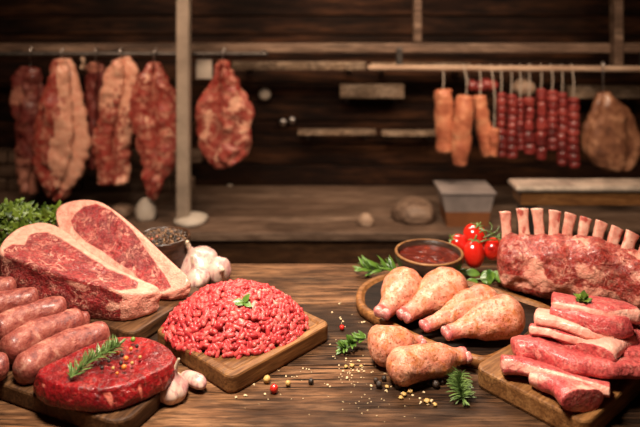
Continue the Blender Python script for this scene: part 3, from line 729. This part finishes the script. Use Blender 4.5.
def sprig(name, label, catg, P, nleaf, L, W, kind, mat, zmin, sd=0, spread=.9, group=None, stemr=.0012, tail=0.0, fold=.25, lift=.35):
    rg = random.Random(sd); P = [Vector(p) for p in P]; c = sum(P, Vector())/len(P)
    T = thing(name, label, catg, (c.x, c.y, zmin), group=group)
    V, F, A = sweep(P, [stemr*1.2, stemr, stemr*.7], n=8, m=24, cap=.03); mk('stem', V, F, M_green, T, {'rnd': [.5]*len(V)})
    mb = MB()
    for i in range(nleaf):
        u = tail+(1-tail)*(i+.5)/nleaf; p = cat(P, u); tg = (cat(P, min(1, u+.03))-cat(P, max(0, u-.03))).normalized()
        a = i*2.4+rg.uniform(-.4, .4); s = tg.cross(Vector((0, 0, 1))).normalized(); v = s.cross(tg)
        o_ = s*cos(a)+v*(abs(sin(a))*.9+.05 if zmin >= 0 else sin(a))
        d = (tg*(1-spread*.75)+o_*spread+Vector((0, 0, rg.uniform(-.1, lift)))).normalized()
        l = L*rg.uniform(.75, 1.15)*(1-.35*max(0, u-.75)/.25)
        if u > .93: d = (tg*1.2+d*.5).normalized()
        V, F = leafshape(kind, l, W*rg.uniform(.85, 1.15), fold, rg.uniform(.0, .25))
        M = orient(p, d, (rg.uniform(-.5, .5), rg.uniform(-.9, .1), 1)); V = [M @ q for q in V]
        V = [Vector((q.x, q.y, max(q.z, zmin+.0006))) for q in V]; mb.add(V, F, rg.random()**1.3)
    mk('leaves', mb.V, mb.F, mat, T, {'rnd': mb.A}); return T
sprig('rosemary_sprig', 'rosemary sprig lying across the red steak', 'herb', [at(70, 378, .074), at(92, 360, .078), at(110, 351, .080), at(119, 345, .084)], 150, .021, .0010, 'needle', M_rose, .0715, 1)
sprig('rosemary_sprig', 'rosemary tuft on the table between the frontmost drumstick and the pork board', 'herb', [at(461, 374, .014), at(459, 383, .010), at(460, 392, .008), at(463, 399, .006)], 120, .026, .0012, 'needle', M_rose, .001, 2, .8)
sprig('thyme_sprig', 'small green herb sprig on the table left of the drumsticks', 'herb', [at(366, 338, .02), at(356, 342, .012), at(348, 346, .010), at(341, 350, .006)], 46, .020, .0032, 'oval', M_basil, .001, 3, .8)
sprig('tarragon_sprig', 'leafy green herb sprig on the table left of the sauce bowl', 'herb', [at(398, 272, .022), at(385, 270, .022), at(373, 271, .018), at(362, 270, .016)], 42, .038, .0048, 'oval', M_basil, .001, 4, .7, lift=.25)
sprig('oregano_sprig', 'small sprig of pale green leaves on the topmost pork slice', 'herb', [at(583, 305, .130), at(583, 302, .134), at(584, 298, .142)], 16, .019, .0052, 'oval', M_pars, .127, 6, 1.0)
T = thing('parsley_sprig', 'two-leaved green herb sprig on top of the minced beef', 'herb', tuple(mc+Vector((0, 0, HH))))
mb = MB(); tp = at(244, 303, .095)
for d, l, wd_ in (((-1, -.1, .15), .024, .0075), ((.55, .2, .95), .020, .006), ((.8, -.5, -.05), .019, .006), ((-.5, -.5, .1), .016, .005), ((.2, .6, .5), .016, .006)):
    V, F = leafshape('oval', l, wd_, .3, .1); M = orient(tp, d, (0, -.6, 1)); mb.add([M @ q for q in V], F, random.random()*.8)
mk('leaves', mb.V, mb.F, M_basil, T, {'rnd': mb.A})
V, F, A = sweep([tp+Vector((-.001, 0, .004)), tp, tp-Vector((-.004, .0, .008))], [.0014]*3, n=8, m=6, cap=.1); mk('stem', V, F, M_green, T)
# parsley bunch behind the steaks
def bunch(name, label, spots, L, W, kind, mat, sd, origin, zmin=.002, n_in=5):
    rg = random.Random(sd); o = Vector(origin); T = thing(name, label, 'herb', (o.x, o.y, 0)); mb = MB(); ms = MB()
    for (px, py, Y) in spots:
        tip = atY(px, py, Y); mid = (o+tip)/2+Vector((rg.uniform(-.02, .02), 0, .02))
        V, F, A = sweep([o+Vector((rg.uniform(-.02, .02), rg.uniform(-.015, .015), .004)), mid, tip], [.0016, .0013, .0009], n=7, m=10, cap=.05); ms.add(V, F, .5)
        for k in range(n_in):
            a = rg.uniform(0, 2*pi); d = Vector((cos(a), sin(a)*.7-.25, rg.uniform(-.3, .9)))
            if kind == 'lobed':
                for da in (-.75, 0, .75):
                    d2 = Matrix.Rotation(da, 3, 'Y') @ d; V, F = leafshape(kind, L*rg.uniform(.7, 1.1), W, .2, .1); M = orient(tip, d2, (rg.uniform(-.4, .4), -1, .7)); mb.add([M @ q for q in V], F, rg.random()**1.6)
            else:
                V, F = leafshape(kind, L*rg.uniform(.7, 1.1), W, .25, .15); M = orient(tip, d, (rg.uniform(-.4, .4), -.8, .8)); mb.add([M @ q for q in V], F, rg.random()**1.6)
    for q in mb.V: q.z = max(q.z, zmin)
    mk('stems', ms.V, ms.F, M_green, T, {'rnd': ms.A}); mk('leaves', mb.V, mb.F, mat, T, {'rnd': mb.A}); return T
bunch('parsley_bunch', 'leafy green parsley bunch behind the marbled steaks at far left', [(x, y, Y) for x, y, Y in
    [(2,219,1.60),(8,213,1.60),(12,212,1.59),(14,206,1.60),(18,217,1.57),(23,212,1.60),(26,220,1.58),(30,224,1.58),(34,216,1.61),(41,215,1.60),(43,212,1.60),(48,220,1.58),(53,214,1.60),(56,219,1.60),(5,228,1.57),(12,226,1.57),(2,237,1.56),(20,228,1.57),(-8,222,1.60),(-14,215,1.60),(0,246,1.55),(38,223,1.58),(58,212,1.62)]],
    .036, .013, 'lobed', M_pars, 11, (-.71, 1.60, 0), n_in=2)
T = thing('basil_sprig', 'broad green leaf sprig at the foot of the tomatoes', 'herb', tuple(at(478, 283, 0)))
mb = MB()
for (px, py, Y, d, l, w_) in ((480,279,1.52,(.9,-.2,.25),.040,.017), (487,280,1.50,(.3,-.7,.75),.034,.018), (480,274,1.54,(-1,-.1,.2),.040,.010), (478,281,1.51,(-.9,-.3,.0),.038,.009), (470,274,1.55,(-.8,0,.25),.030,.010), (492,272,1.51,(.5,-.6,-.4),.03,.015), (466,279,1.52,(-.8,-.2,-.1),.02,.008)):
    V, F = leafshape('oval', l, w_, .22, .15); M = orient(atY(px, py, Y), d, (0, -.9, 1)); V = [M @ q for q in V]; mb.add([Vector((q.x, q.y, max(q.z, .003))) for q in V], F, random.random()*.7)
mk('leaves', mb.V, mb.F, M_basil, T, {'rnd': mb.A})
V, F, A = sweep([atY(466, 280, 1.52), atY(478, 279, 1.515), atY(488, 278, 1.51)], [.0016]*3, n=8, m=10, cap=.1); mk('stem', V, F, M_green, T)

# ------------------------------------------------------------------ loose spices
def spice(name, label, catg, c, r, mat, group, sd=0, rn=.15, squash=1.0, a=.3):
    mb = MB(); ico((0, 0, 0), r*.8, mb, rn, a, sd, 12, 8); V = [Vector((v.x, v.y, v.z*squash)) for v in mb.V]
    lo = min(v.z for v in V); V = [v+Vector(c)+Vector((0, 0, -lo)) for v in V]
    return tag(mk(name, V, mb.F, mat, None, {'rnd': [a]*len(V)}), label, catg, group)
M_yel = plain('mustard_seed', (.50,.30,.09), .5, scale=200); M_redp = plain('pink_peppercorn', (.55,.02,.012), .3, scale=100, coat=.3)
M_gr = plain('green_peppercorn', (.16,.24,.03), .4, scale=100); M_sesame = plain('sesame_seed', (.62,.46,.26), .55, scale=200); M_orange = plain('orange_spice', (.70,.20,.03), .4, scale=200)
spice('pink_peppercorn', 'single bright red peppercorn on the table in front of the minced beef board', 'peppercorn', at(274, 393, 0), .0092, M_redp, None, 1)
spice('coriander_seed', 'largest golden seed on the table, up and left of the red peppercorn', 'seed', at(267, 383, 0), .0080, M_yel, None, 2)
spice('coriander_seed', 'golden seed on the table just right of the red peppercorn', 'seed', at(288, 386, 0), .0060, M_yel, None, 3)
spice('green_peppercorn', 'single green peppercorn on the table left of the foreground garlic bulb', 'peppercorn', at(151, 409, 0), .0068, M_gr, None, 4)
spice('pink_peppercorn', 'dull red peppercorn on the table left of the small green herb sprig', 'peppercorn', at(342, 330, 0), .0065, M_redp, None, 5)
spice('black_peppercorn', 'black peppercorn on the table right of the golden seeds', 'peppercorn', at(311, 384, 0), .0062, M_pep, None, 6, a=.1)
G1 = 'dark peppercorns below the frontmost drumstick'
L1 = ['leftmost larger dark peppercorn of the row', 'dark peppercorn left of the middle of the row', 'dark peppercorn next to the middle pair', 'reddish dark peppercorn near the rosemary tuft', 'biggest dark peppercorn beside the rosemary tuft', 'dark peppercorn closest to the rosemary tuft', 'small dark peppercorn touching its larger left neighbour', 'small dark peppercorn at the far left of the row', 'smallest dark peppercorn between the middle pair and the reddish one']
for i, (x, y, r) in enumerate([(379,388,.0075),(398,389,.0075),(404,387,.0065),(429,386,.007),(436,388,.0082),(442,384,.006),(384,381,.006),(376,383,.006),(412,388,.005)]):
    spice('black_peppercorn', L1[i]+' below the frontmost drumstick', 'peppercorn', at(x, y, 0), r, M_pep, G1, i, a=.12+.05*(i % 3))
G2 = 'small pale seeds sprinkled over the table'
proto = spice('sesame_seed', 'tiny pale seed sprinkled on the bare table planks', 'seed', at(265, 395, 0), .0030, M_sesame, G2, 3, .3, .6)
rg = random.Random(21)
S = [(303,369),(309,370),(292,377),(297,377),(286,377),(245,396),(236,398),(330,387),(254,385),(330,345),(340,318),(343,322),(339,366),(351,369),(357,371),(362,368),(371,386),(364,372),(352,376),(346,361),(373,372),(376,367),(347,378),(387,392),(402,394),(405,391),(413,396),(420,399),(431,402),(424,393),(428,405),(420,404),(395,384),(391,387),(350,364),(344,372),(338,352),(333,357),(358,361),(361,378),(279,371),(332,313),(352,315),(341,303),(362,323)]
for i, (x, y) in enumerate(S):
    for k in range(2 if i % 3 else 1):
        o = proto.copy(); COL.objects.link(o); p = at(x+rg.uniform(-2.5, 2.5)*k, y+rg.uniform(-2, 2)*k, 0); s = rg.uniform(.5, 1.15)
        o.location = p; o.scale = (s, s*rg.uniform(.6, 1), s*.8); o.rotation_euler = (0, 0, rg.uniform(0, 6))
for i in range(90):
    o = proto.copy(); COL.objects.link(o); x, y = rg.gauss(362, 24), rg.gauss(372, 24)
    if i > 60: x, y = rg.uniform(240, 440), rg.uniform(368, 418)
    if not 305 < y < 425 or (x < 334 and y < 366) or (x < 300 and y < 392): x, y = rg.uniform(338, 352), rg.uniform(360, 380)
    o.location = at(x, y, 0); s = rg.uniform(.28, .6); o.scale = (s, s*.8, s*.8); o.rotation_euler = (0, 0, rg.uniform(0, 6))
for o in list(COL.objects):
    if o.name.startswith('sesame_seed'):
        x, y = fr(o.location)
        o['label'] = 'tiny pale seed on the bare planks '+('in front of the minced beef board' if x < 318 else 'left of the drumsticks, near the small herb sprig' if y < 356 else 'below the frontmost drumstick and beside the rosemary tuft' if x > 383 else 'left of the frontmost drumstick')
        o['group'] = 'pale seeds '+o['label'][34:]
G3 = 'golden crumb clusters near the rosemary tuft'
L2 = ['golden crumb in the middle of the cluster below the frontmost drumstick', 'largest golden crumb of the cluster below the frontmost drumstick', 'golden crumb at the front of the cluster below the frontmost drumstick', 'golden crumb left of the cluster below the frontmost drumstick', 'largest golden crumb left of the rosemary tuft', 'golden crumb just in front of the rosemary tuft', 'middle golden crumb between herb sprig and left drumstick', 'leftmost golden crumb between herb sprig and frontmost drumstick', 'rightmost golden crumb touching the left drumstick on the table']
for i, (x, y, r) in enumerate([(404,396,.007),(410,393,.008),(401,399,.006),(387,388,.006),(427,403,.0085),(435,406,.006),(352,367,.007),(346,368,.006),(361,367,.005)]):
    spice('spice_crumb', L2[i], 'spice crumb', at(x, y, 0), r*.8, M_yel, G3, i, .7, .55)
G4 = 'peppercorns on the red steak'
L3 = [' at the centre of the spices', ' largest, nearest the front', ' just right of the rosemary stem', ' farthest back of the orange ones', ' highest and rightmost', ' near the middle, left of the large orange one', ' touching the orange one at centre', ' below centre to the right', ' rightmost of the yellow ones', ' left of centre near the rosemary', ' closest to the rosemary leaves', ' frontmost and smallest', ' single', ' tucked against the rosemary middle']
for i, (x, y, r, m_) in enumerate([(126,362,.0058,M_orange),(124,371,.0062,M_orange),(118,356,.004,M_orange),(131,352,.0045,M_orange),(137,349,.0045,M_pep),(121,366,.0045,M_pep),(122,358,.0045,M_pep),(132,366,.0042,M_yel),(140,360,.004,M_yel),(113,371,.004,M_yel),(102,371,.0045,M_pep),(117,376,.0035,M_orange),(133,343,.006,M_gr),(109,364,.004,M_pep)]):
    nm = {'orange_spice': 'orange peppercorn', 'peppercorn': 'black peppercorn', 'mustard_seed': 'yellow seed', 'green_peppercorn': 'green peppercorn'}[m_.name]
    spice(nm.replace(' ', '_'), nm+L3[i]+' on the red steak', 'peppercorn' if 'pepper' in nm else 'seed', at(x, y-1, .0715)+Vector((0, 0, .0)), r*.9, m_, nm+'s on the red steak' if m_ is not M_gr else None, i, a=.1)
# ------------------------------------------------------------------ background: rails and fittings
def bpt(px, py, Y): return atY(px, py, Y)
YR = 2.98
T = thing('meat_hanging_rail', 'long pale steel rail across the right half from which sausages and ham hang', 'rail', (1.0, YR, bpt(0, 72, YR).z))
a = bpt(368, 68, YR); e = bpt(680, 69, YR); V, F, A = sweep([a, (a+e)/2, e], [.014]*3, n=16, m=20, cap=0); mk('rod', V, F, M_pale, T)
for px in (402, 655):
    p = bpt(px, 68, YR); b = MB(); b.box(p.x-.012, p.x+.012, YR, 3.12, p.z-.012, p.z+.012, .003); b.box(p.x-.014, p.x+.014, 3.07, 3.10, p.z-.012, .45, .003); b.build('rail_bracket', M_iron, T)
T = thing('meat_hanging_rail', 'dark iron rail at the left carrying the large hanging cuts', 'rail', (-1.0, YR, bpt(0, 56, YR).z))
a = bpt(-40, 54, YR); e = bpt(268, 54, YR); V, F, A = sweep([a, (a+e)/2, e], [.011]*3, n=16, m=20, cap=0); mk('rod', V, F, M_iron, T)
for px in (10, 110, 262):
    p = bpt(px, 54, YR); b = MB(); b.box(p.x-.01, p.x+.01, YR, 3.09, p.z-.01, p.z+.012, .003); b.build('rail_bracket', M_iron, T)
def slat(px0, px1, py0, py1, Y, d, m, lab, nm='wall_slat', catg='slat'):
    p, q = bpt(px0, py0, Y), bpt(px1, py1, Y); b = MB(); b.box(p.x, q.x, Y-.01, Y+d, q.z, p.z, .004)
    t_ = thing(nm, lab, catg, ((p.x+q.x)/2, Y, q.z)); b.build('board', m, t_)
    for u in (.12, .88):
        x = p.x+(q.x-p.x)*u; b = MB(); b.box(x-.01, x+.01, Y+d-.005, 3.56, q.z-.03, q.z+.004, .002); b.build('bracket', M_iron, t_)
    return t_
slat(232, 366, 62, 70, 3.36, .03, M_worn_lit, 'long pale wooden strip on the wall, right of the hanging red cut')
slat(371, 470, 63, 71, 3.38, .03, M_worn_lit, 'pale wooden strip on the wall behind the left end of the steel rail')
slat(340, 404, 85, 98, 3.40, .05, M_worn_lit, 'short tan board on the wall below the long pale strip')
slat(298, 376, 130, 135, 3.40, .04, M_worn_lit, 'narrow whitish shelf edge in the middle of the wall')
slat(382, 437, 131, 136, 3.40, .04, M_worn_lit, 'narrow whitish shelf edge left of the orange sausages')
slat(569, 640, 86, 98, 3.40, .05, M_worn_lit, 'pale oval-ended shelf board behind the ham')
# bench against the wall
zb_ = bpt(0, 233, 2.8).z
T = thing('wooden_bench', 'low weathered wooden bench along the back wall', 'bench', (0, 3.1, -.8))
b = MB()
for i in range(4): b.box(-2.0, 2.0, 2.80+i*.18, 2.80+i*.18+.177, zb_-.035, zb_, .004, a=.2*i)
b.build('bench_top', M_grey, T)
b = MB(); b.box(-1.98, 1.98, 2.83, 2.86, zb_-.15, zb_-.034, .004); b.build('apron', M_board_dark, T)
for x in (-1.8, -.6, .6, 1.8):
    b = MB(); b.box(x-.04, x+.04, 2.87, 2.95, -.8, zb_-.034, .004); b.build('leg', M_board_dark, T)
b = MB(); b.box(-1.95, 1.95, 2.90, 3.45, -.62, -.58, .004); b.build('lower_shelf', M_board_dark, T)
# plaster foot at the post, white odds and ends on the bench
def lump(name, lab, catg, px, py, Y, rx, rz, m, n=2, group=None):
    p = bpt(px, py, Y); T_ = lathe(smoothprof([(0, 0), (rx*.8, 0), (rx, rz*.4), (rx*.8, rz*1.3), (rx*.35, rz*1.8), (0, rz*2)], 18), 24, loc=p, rad=lambda th, z, k: 1+.12*nz((cos(th), sin(th), z*9), 1.7, n))
    return tag(mk(name, T_[0], T_[1], m, None), lab, catg, group)
zt_ = zb_
def onb(px, Y): return 320, (CH-zt_)*FP/Y
def bench_item(name, lab, catg, px, Y, rx, h, m, n=1):
    p = Vector(((px-320)*Y/FP, Y, zt_)); V, F, A = lathe(smoothprof([(0, 0), (rx*.8, 0), (rx, h*.25), (rx*.9, h*.6), (rx*.5, h*.9), (0, h)], 18), 24, loc=p, rad=lambda th, z, k: 1+.15*nz((cos(th), sin(th), z*9), 1.7, n))
    return tag(mk(name, V, F, m, None), lab, catg)
bench_item('stone', 'pale rounded plaster foot of the wooden post', 'stone', 191, 2.93, .075, .045, M_white, 3)
bench_item('onion', 'small pale yellow onion on the bench, right of centre', 'onion', 366, 2.90, .036, .055, M_pale, 4)
bench_item('cloth_heap', 'crumpled cream cloth heap on the bench left of the tub', 'cloth', 414, 2.98, .10, .10, M_grey, 5)
bench_item('stone', 'small whitish stone on the left part of the bench behind the peppercorn bowl', 'stone', 146, 2.98, .05, .10, M_white, 6)
bench_item('stone', 'greyish stone on the bench at left, beside the small whitish stone', 'stone', 122, 3.02, .06, .06, M_grey, 7)
# knobs on wall; the round whitish one is a little lamp, modelled unlit
def knob(px, py, r, m, lab, Y=3.52):
    p = bpt(px, py, Y); T_ = thing('wall_knob', lab, 'knob', tuple(p)); M = Matrix.Translation(p) @ Matrix.Rotation(R(90), 4, 'X')
    V, F, A = lathe([(0, r*.7), (r*.6, r*.65), (r, r*.3), (r*.95, 0), (r*.5, -r*.2), (r*.3, -.03), (0, -.03)], 24, M=M); mk('knob_cap', V, F, m, T_)
knob(265, 94, .034, M_white, 'round whitish little lamp on the wall right of the hanging red cut')
knob(283, 122, .022, M_metal, 'small metal knob on the wall, left one above the narrow whitish shelf')
knob(292, 120, .022, M_metal, 'small metal knob on the wall, right one above the narrow whitish shelf')
knob(230, 188, .022, M_white, 'small pale knob low on the wall below the hanging red cut')
knob(261, 199, .022, M_metal, 'small metal knob low on the wall above the bench centre')
# white tag at post
T = thing('price_tag', 'blank white square tag hanging from the rail right of the post', 'tag', tuple(bpt(204, 80, 3.0)))
p = bpt(196, 59, 3.0); q = bpt(212, 79, 3.0); b = MB(); b.box(p.x, q.x, 3.0, 3.006, q.z, p.z, .002); b.build('card', M_white, T)
b = MB(); b.box((p.x+q.x)/2-.002, (p.x+q.x)/2+.002, 2.998, 3.0, p.z-.005, p.z+.03); b.build('loop', M_string, T)
# tub with handle of spices
p = bpt(439, 186, 2.95); q = bpt(489, 186, 2.95); z0 = zt_; T = thing('plastic_tub', 'tapered whitish tub with orange lower half on the bench', 'tub', ((p.x+q.x)/2, 2.95, z0))
M_tub = plain('tub_plastic', (.26,.21,.19), .4, scale=8); M_tubo = plain('orange_sauce', (.20,.07,.025), .5, scale=8)
def frustum(cx, y0, w0, w1, d0, d1, za, zb2, m, nm, T_):
    b = MB(); V = [(cx-w0/2, y0-d0/2, za), (cx+w0/2, y0-d0/2, za), (cx+w0/2, y0+d0/2, za), (cx-w0/2, y0+d0/2, za), (cx-w1/2, y0-d1/2, zb2), (cx+w1/2, y0-d1/2, zb2), (cx+w1/2, y0+d1/2, zb2), (cx-w1/2, y0+d1/2, zb2)]
    b.add(V, [(3,2,1,0),(4,5,6,7),(0,1,5,4),(1,2,6,5),(2,3,7,6),(3,0,4,7)]); return b.build(nm, m, T_)
cx = (p.x+q.x)/2; zt2 = p.z; zm = z0+(zt2-z0)*.42
frustum(cx, 2.95, .185, .20, .15, .16, z0, zm, M_tubo, 'filled_base', T); frustum(cx, 2.95, .20, .235, .16, .18, zm, zt2-.012, M_tub, 'tub_wall', T)
b = MB(); b.box(cx-.124, cx+.124, 2.855, 3.045, zt2-.014, zt2, .004); b.build('lid', M_tub, T)
# metal-topped counter at right
M_steeltop = plain('brushed_steel', (.62,.50,.40), .38, .5, .4, 14)
Yc = 2.55; zc = bpt(0, 193, Yc).z; x0 = bpt(517, 190, Yc).x
T = thing('metal_counter', 'steel-topped wooden side counter behind the rack of lamb', 'counter', (x0+.7, Yc+.2, -.8))
b = MB(); b.box(x0, x0+1.5, Yc, Yc+.13, zc, zc+.024, .010); b.build('steel_top', M_steeltop, T)
b = MB(); b.box(x0+.02, x0+1.48, Yc+.01, Yc+.12, zc-.055, zc, .004); b.build('apron', M_board, T)
for x in (x0+.06, x0+1.44):
    for y in (Yc+.04, Yc+.09):
        b = MB(); b.box(x-.025, x+.025, y-.025, y+.025, -.8, zc-.055, .004); b.build('leg', M_iron, T)
b = MB(); b.box(x0+.04, x0+1.46, Yc+.02, Yc+.11, -.45, -.43, .003); b.build('lower_shelf', M_iron, T)
# grey tiled stones low at the left wall
T = thing('stone_ledge', 'low grey stone block wall behind the left hanging cuts', 'stone ledge', (-1.15, 3.45, zt_))
mb = MB(); rg = random.Random(4)
for r_i in range(3):
    x = -1.75+.04*(r_i % 2)
    while x < -.72:
        w_ = rg.uniform(.08, .13); mb.box(x, x+w_-.008, 3.40+rg.uniform(-.006, .006), 3.47, zt_+r_i*.075, zt_+r_i*.075+.068, .008, a=rg.random()); x += w_
mb.build('stones', M_grey, T)

# ------------------------------------------------------------------ hanging cuts
M_hred = meat('hanging_red_meat', (.22,.014,.011), (.42,.045,.032), (.64,.26,.165), (.76,.43,.29), .8, 10, .05, .45, .5, .5, bscale=40)
M_hdark = meat('dark_hanging_meat', (.10,.012,.010), (.20,.028,.022), (.36,.13,.09), (.46,.20,.13), .4, 9, .04, .5, .5, .4, bscale=40)
HG = 'large cuts of meat hanging at the left'
def hook(p, T, ztop, m=None):
    x, y, z = p
    V, F, A = sweep([Vector((x, y-.004, z-.03)), Vector((x+.008, y, z-.02)), Vector((x, y, z)), Vector((x, y, (z+ztop)/2)), Vector((x, y, ztop)), Vector((x+.008, y+.012, ztop+.016)), Vector((x, y+.024, ztop+.006))], [.0035]*7, n=8, m=30, cap=.02)
    mk('hook', V, F, m or M_metal, T)
def carcass(name, lab, catg, rows, Y, mat, depth, fatf, sd, ztop, group=HG, amp=.022):
    """rows = (py, left px, right px) top to bottom"""
    P = []; W = []
    for py, l, r in rows: P.append(bpt((l+r)/2, py, Y)); W.append((r-l)/2*Y/FP*1.07)
    c0 = P[0]; T = thing(name, lab, catg, (c0.x, Y, P[-1].z), group=group)
    V, F, A = sweep(P, W, [min(depth*.75, w_*.8+.02) for w_ in W], n=48, m=70, up=(0, 1, 0), cap=.03, cap2=.04,
        disp=lambda p, t_, th: amp*fb((p.x, p.y, p.z*.55), 13, sd)+amp*.5*nz(p, 34, sd)-amp*1.6*max(0, sin(th*3+sd+3*t_))**4, attr=lambda p, t_, th: min(1, max(0, fatf(p, t_, th))))
    mk('meat', V, F, mat, T, {'fat': A}); hook(c0+Vector((0, 0, -.0)), T, ztop); return T
zl = bpt(0, 54, YR).z+.012
carcass('hanging_meat', 'darkest hanging cut at the far left, long and narrow', 'hanging meat', [(67,22,38),(80,14,42),(105,12,43),(135,16,41),(165,16,38),(195,18,34)], YR+.05, M_hdark, .045, lambda p, t_, th: .25+.5*nz(p, 8, 1)+(.4 if t_ > .75 else 0), 1, zl)
carcass('hanging_meat', 'big hanging half carcass with a broad pale fat strip, second from the left', 'hanging meat', [(58,54,68),(72,48,74),(95,42,80),(120,36,86),(145,33,88),(165,35,84),(185,42,72),(196,44,58)], YR-.01, M_hred, .08, lambda p, t_, th: .15+.55*nz(p, 7, 2)+(.6 if cos(th) > .0-.6*(t_-.3) and t_ < .85 else 0), 2, zl)
carcass('hanging_meat', 'narrow dark red hanging cut behind, between two paler ones', 'hanging meat', [(61,91,100),(72,87,104),(95,85,105),(125,86,106),(155,88,106),(168,92,104)], YR+.06, M_hdark, .05, lambda p, t_, th: .1+.4*nz(p, 8, 3)+(.4 if t_ < .2 else 0), 3, zl)
carcass('hanging_meat', 'pale fatty hanging cut left of the tapering red one', 'hanging meat', [(58,113,126),(70,108,136),(95,104,138),(120,99,134),(145,95,130),(168,97,131),(184,101,128)], YR-.01, M_hred, .07, lambda p, t_, th: .40+.65*nz(p, 7, 4)+(.25 if cos(th) > .2 else 0), 4, zl)
carcass('hanging_meat', 'red hanging cut with white fat spots tapering to a point beside the post', 'hanging meat', [(62,149,159),(76,140,166),(95,133,174),(120,132,180),(140,137,181),(160,142,176),(180,147,166),(199,151,157)], YR-.03, M_hred, .07, lambda p, t_, th: .12+.85*nz(p, 11, 5), 5, zl)
carcass('hanging_meat', 'ragged red cut hanging alone right of the wooden post', 'hanging meat', [(60,218,228),(72,212,232),(90,206,242),(110,199,252),(130,201,252),(150,205,254),(163,222,250)], YR-.02, M_hred, .075, lambda p, t_, th: .22+.85*nz(p, 13, 7), 6, zl, group=None, amp=.024)
for px, lab, m_, ex in ((82, 'short pale bone end hanging on a hook between two carcasses', M_pale, 10),):
    p = bpt(px, 57, YR-.01); T = thing('hanging_bone', lab, 'bone', tuple(p)); V, F, A = sweep([p, p+Vector((.01, 0, -.03)), p+Vector((-.005, 0, -.055))], [.012, .009, .014], n=12, m=12, cap=.2); mk('bone', V, F, m_, T)
# right side sausages and ham
zr_ = bpt(0, 68, YR).z+.014
def mpork(nm, a, b_, c_): 
    t = NT(nm); n1 = t.noise(14, 4, .6, .4); return t.out(t.ramp(n1, [(.3, a), (.5, b_), (.7, c_)]), .4, t.bump(n1, .4, .01), coat=.2)
M_or = mpork('smoked_orange_casing', (.26,.06,.03), (.46,.15,.075), (.66,.32,.17))
M_chz = mpork('dark_red_casing', (.06,.008,.008), (.17,.018,.016), (.32,.055,.04))
M_ham = mpork('cured_ham_skin', (.07,.025,.015), (.20,.08,.04), (.40,.20,.11))
def hang(name, lab, catg, pts, r, mat, group, pinch=0, sd=0, Y=YR-.02, ry=None, amp=.009):
    P = [bpt(x, y, Y) for x, y in pts]; T = thing(name, lab, catg, (P[0].x, Y, P[-1].z), group=group)
    nlink = pinch
    V, F, A = sweep(P, r if isinstance(r, list) else [r]*len(P), n=24, m=90 if pinch else 40, up=(0, 1, 0), cap=.05,
        disp=lambda p, t_, th: amp*fb(p, 14, sd)-(r*.34*(max(0, cos(2*pi*nlink*t_))**6) if nlink and .03 < t_ < .97 else 0))
    mk('casing', V, F, mat, T)
    x, y, z = P[0]; V, F, A = sweep([Vector((x, y, z-.01)), Vector((x+.003, y, (z+zr_)/2)), Vector((x, YR, zr_+.004))], [.003]*3, n=8, m=10, cap=0); mk('string', V, F, M_string, T); return T
OG = 'orange smoked sausages on the rail'; CG = 'dark red chorizo strings on the rail'
hang('smoked_sausage', 'leftmost orange smoked sausage hanging from the rail', 'sausage', [(443,89),(444,105),(444,130),(446,152)], .043, M_or, OG, sd=1)
hang('smoked_sausage', 'longest orange smoked sausage, second from the left on the rail', 'sausage', [(466,95),(464,115),(461,140),(460,166)], [.034,.046,.044,.032], M_or, OG, sd=2, Y=YR-.05)
hang('smoked_sausage', 'orange smoked sausage third from the left, curling at its lower end', 'sausage', [(480,95),(481,112),(484,132),(489,156)], [.03,.032,.034,.030], M_or, OG, sd=3)
hang('smoked_sausage', 'small pale orange sausage beside the first dark strings', 'sausage', [(494,128),(494,140),(492,156)], [.022,.028,.02], M_or, OG, sd=4, Y=YR-.05)
hang('chorizo_string', 'dark red coil of chorizo bunched up high behind the orange sausages', 'chorizo', [(468,84),(478,86),(487,84),(496,88)], .028, M_chz, CG, 4, 5, Y=YR+.04)
for px, y0, y1, r, lab in ((501,92,157,.022,'reddish-brown sausage string, leftmost of the dark strings'), (511,94,158,.026,'dark red knobbly string, second of the dark strings'), (520,98,150,.018,'thin dark string half hidden behind its neighbours'), (529,97,154,.024,'brownish red straight string in the middle of the dark strings'),
                           (541,88,160,.025,'bright red straight string, longest in the middle'), (552,90,150,.025,'knobbly red string right of the bright straight one'), (562,92,166,.024,'dark red string, second from the right end'), (573,97,168,.026,'rightmost dark red string beside the ham')):
    hang('chorizo_string', lab, 'chorizo', [(px, y0), (px+.5, (y0*2+y1)/3), (px-.3, (y0+2*y1)/3), (px+.6, y1)], r, M_chz, CG, 9 if px not in (529, 541) else 5, px, Y=YR-.02+(px % 3)*.015, amp=.007)
T = carcass('cured_ham', 'brown cured ham hanging at the right end of the rail', 'ham', [(92,598,608),(102,594,616),(118,588,630),(135,584,637),(150,586,641),(162,594,637),(169,606,626)], YR-.02, M_ham, .08, lambda p, t_, th: 0, 9, zr_, group=None, amp=.010)
T = thing('hanging_cheese', 'small round pale object hanging behind the dark strings', 'cheese', tuple(bpt(520, 96, YR+.08)))
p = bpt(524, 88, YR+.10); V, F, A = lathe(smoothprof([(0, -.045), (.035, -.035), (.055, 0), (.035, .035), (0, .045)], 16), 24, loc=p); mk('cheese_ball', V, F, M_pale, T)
V, F, A = sweep([p+Vector((0, 0, .04)), p+Vector((0, -.05, .09)), Vector((p.x, YR, zr_+.004))], [.003]*3, n=6, m=8, cap=0); mk('string', V, F, M_string, T)
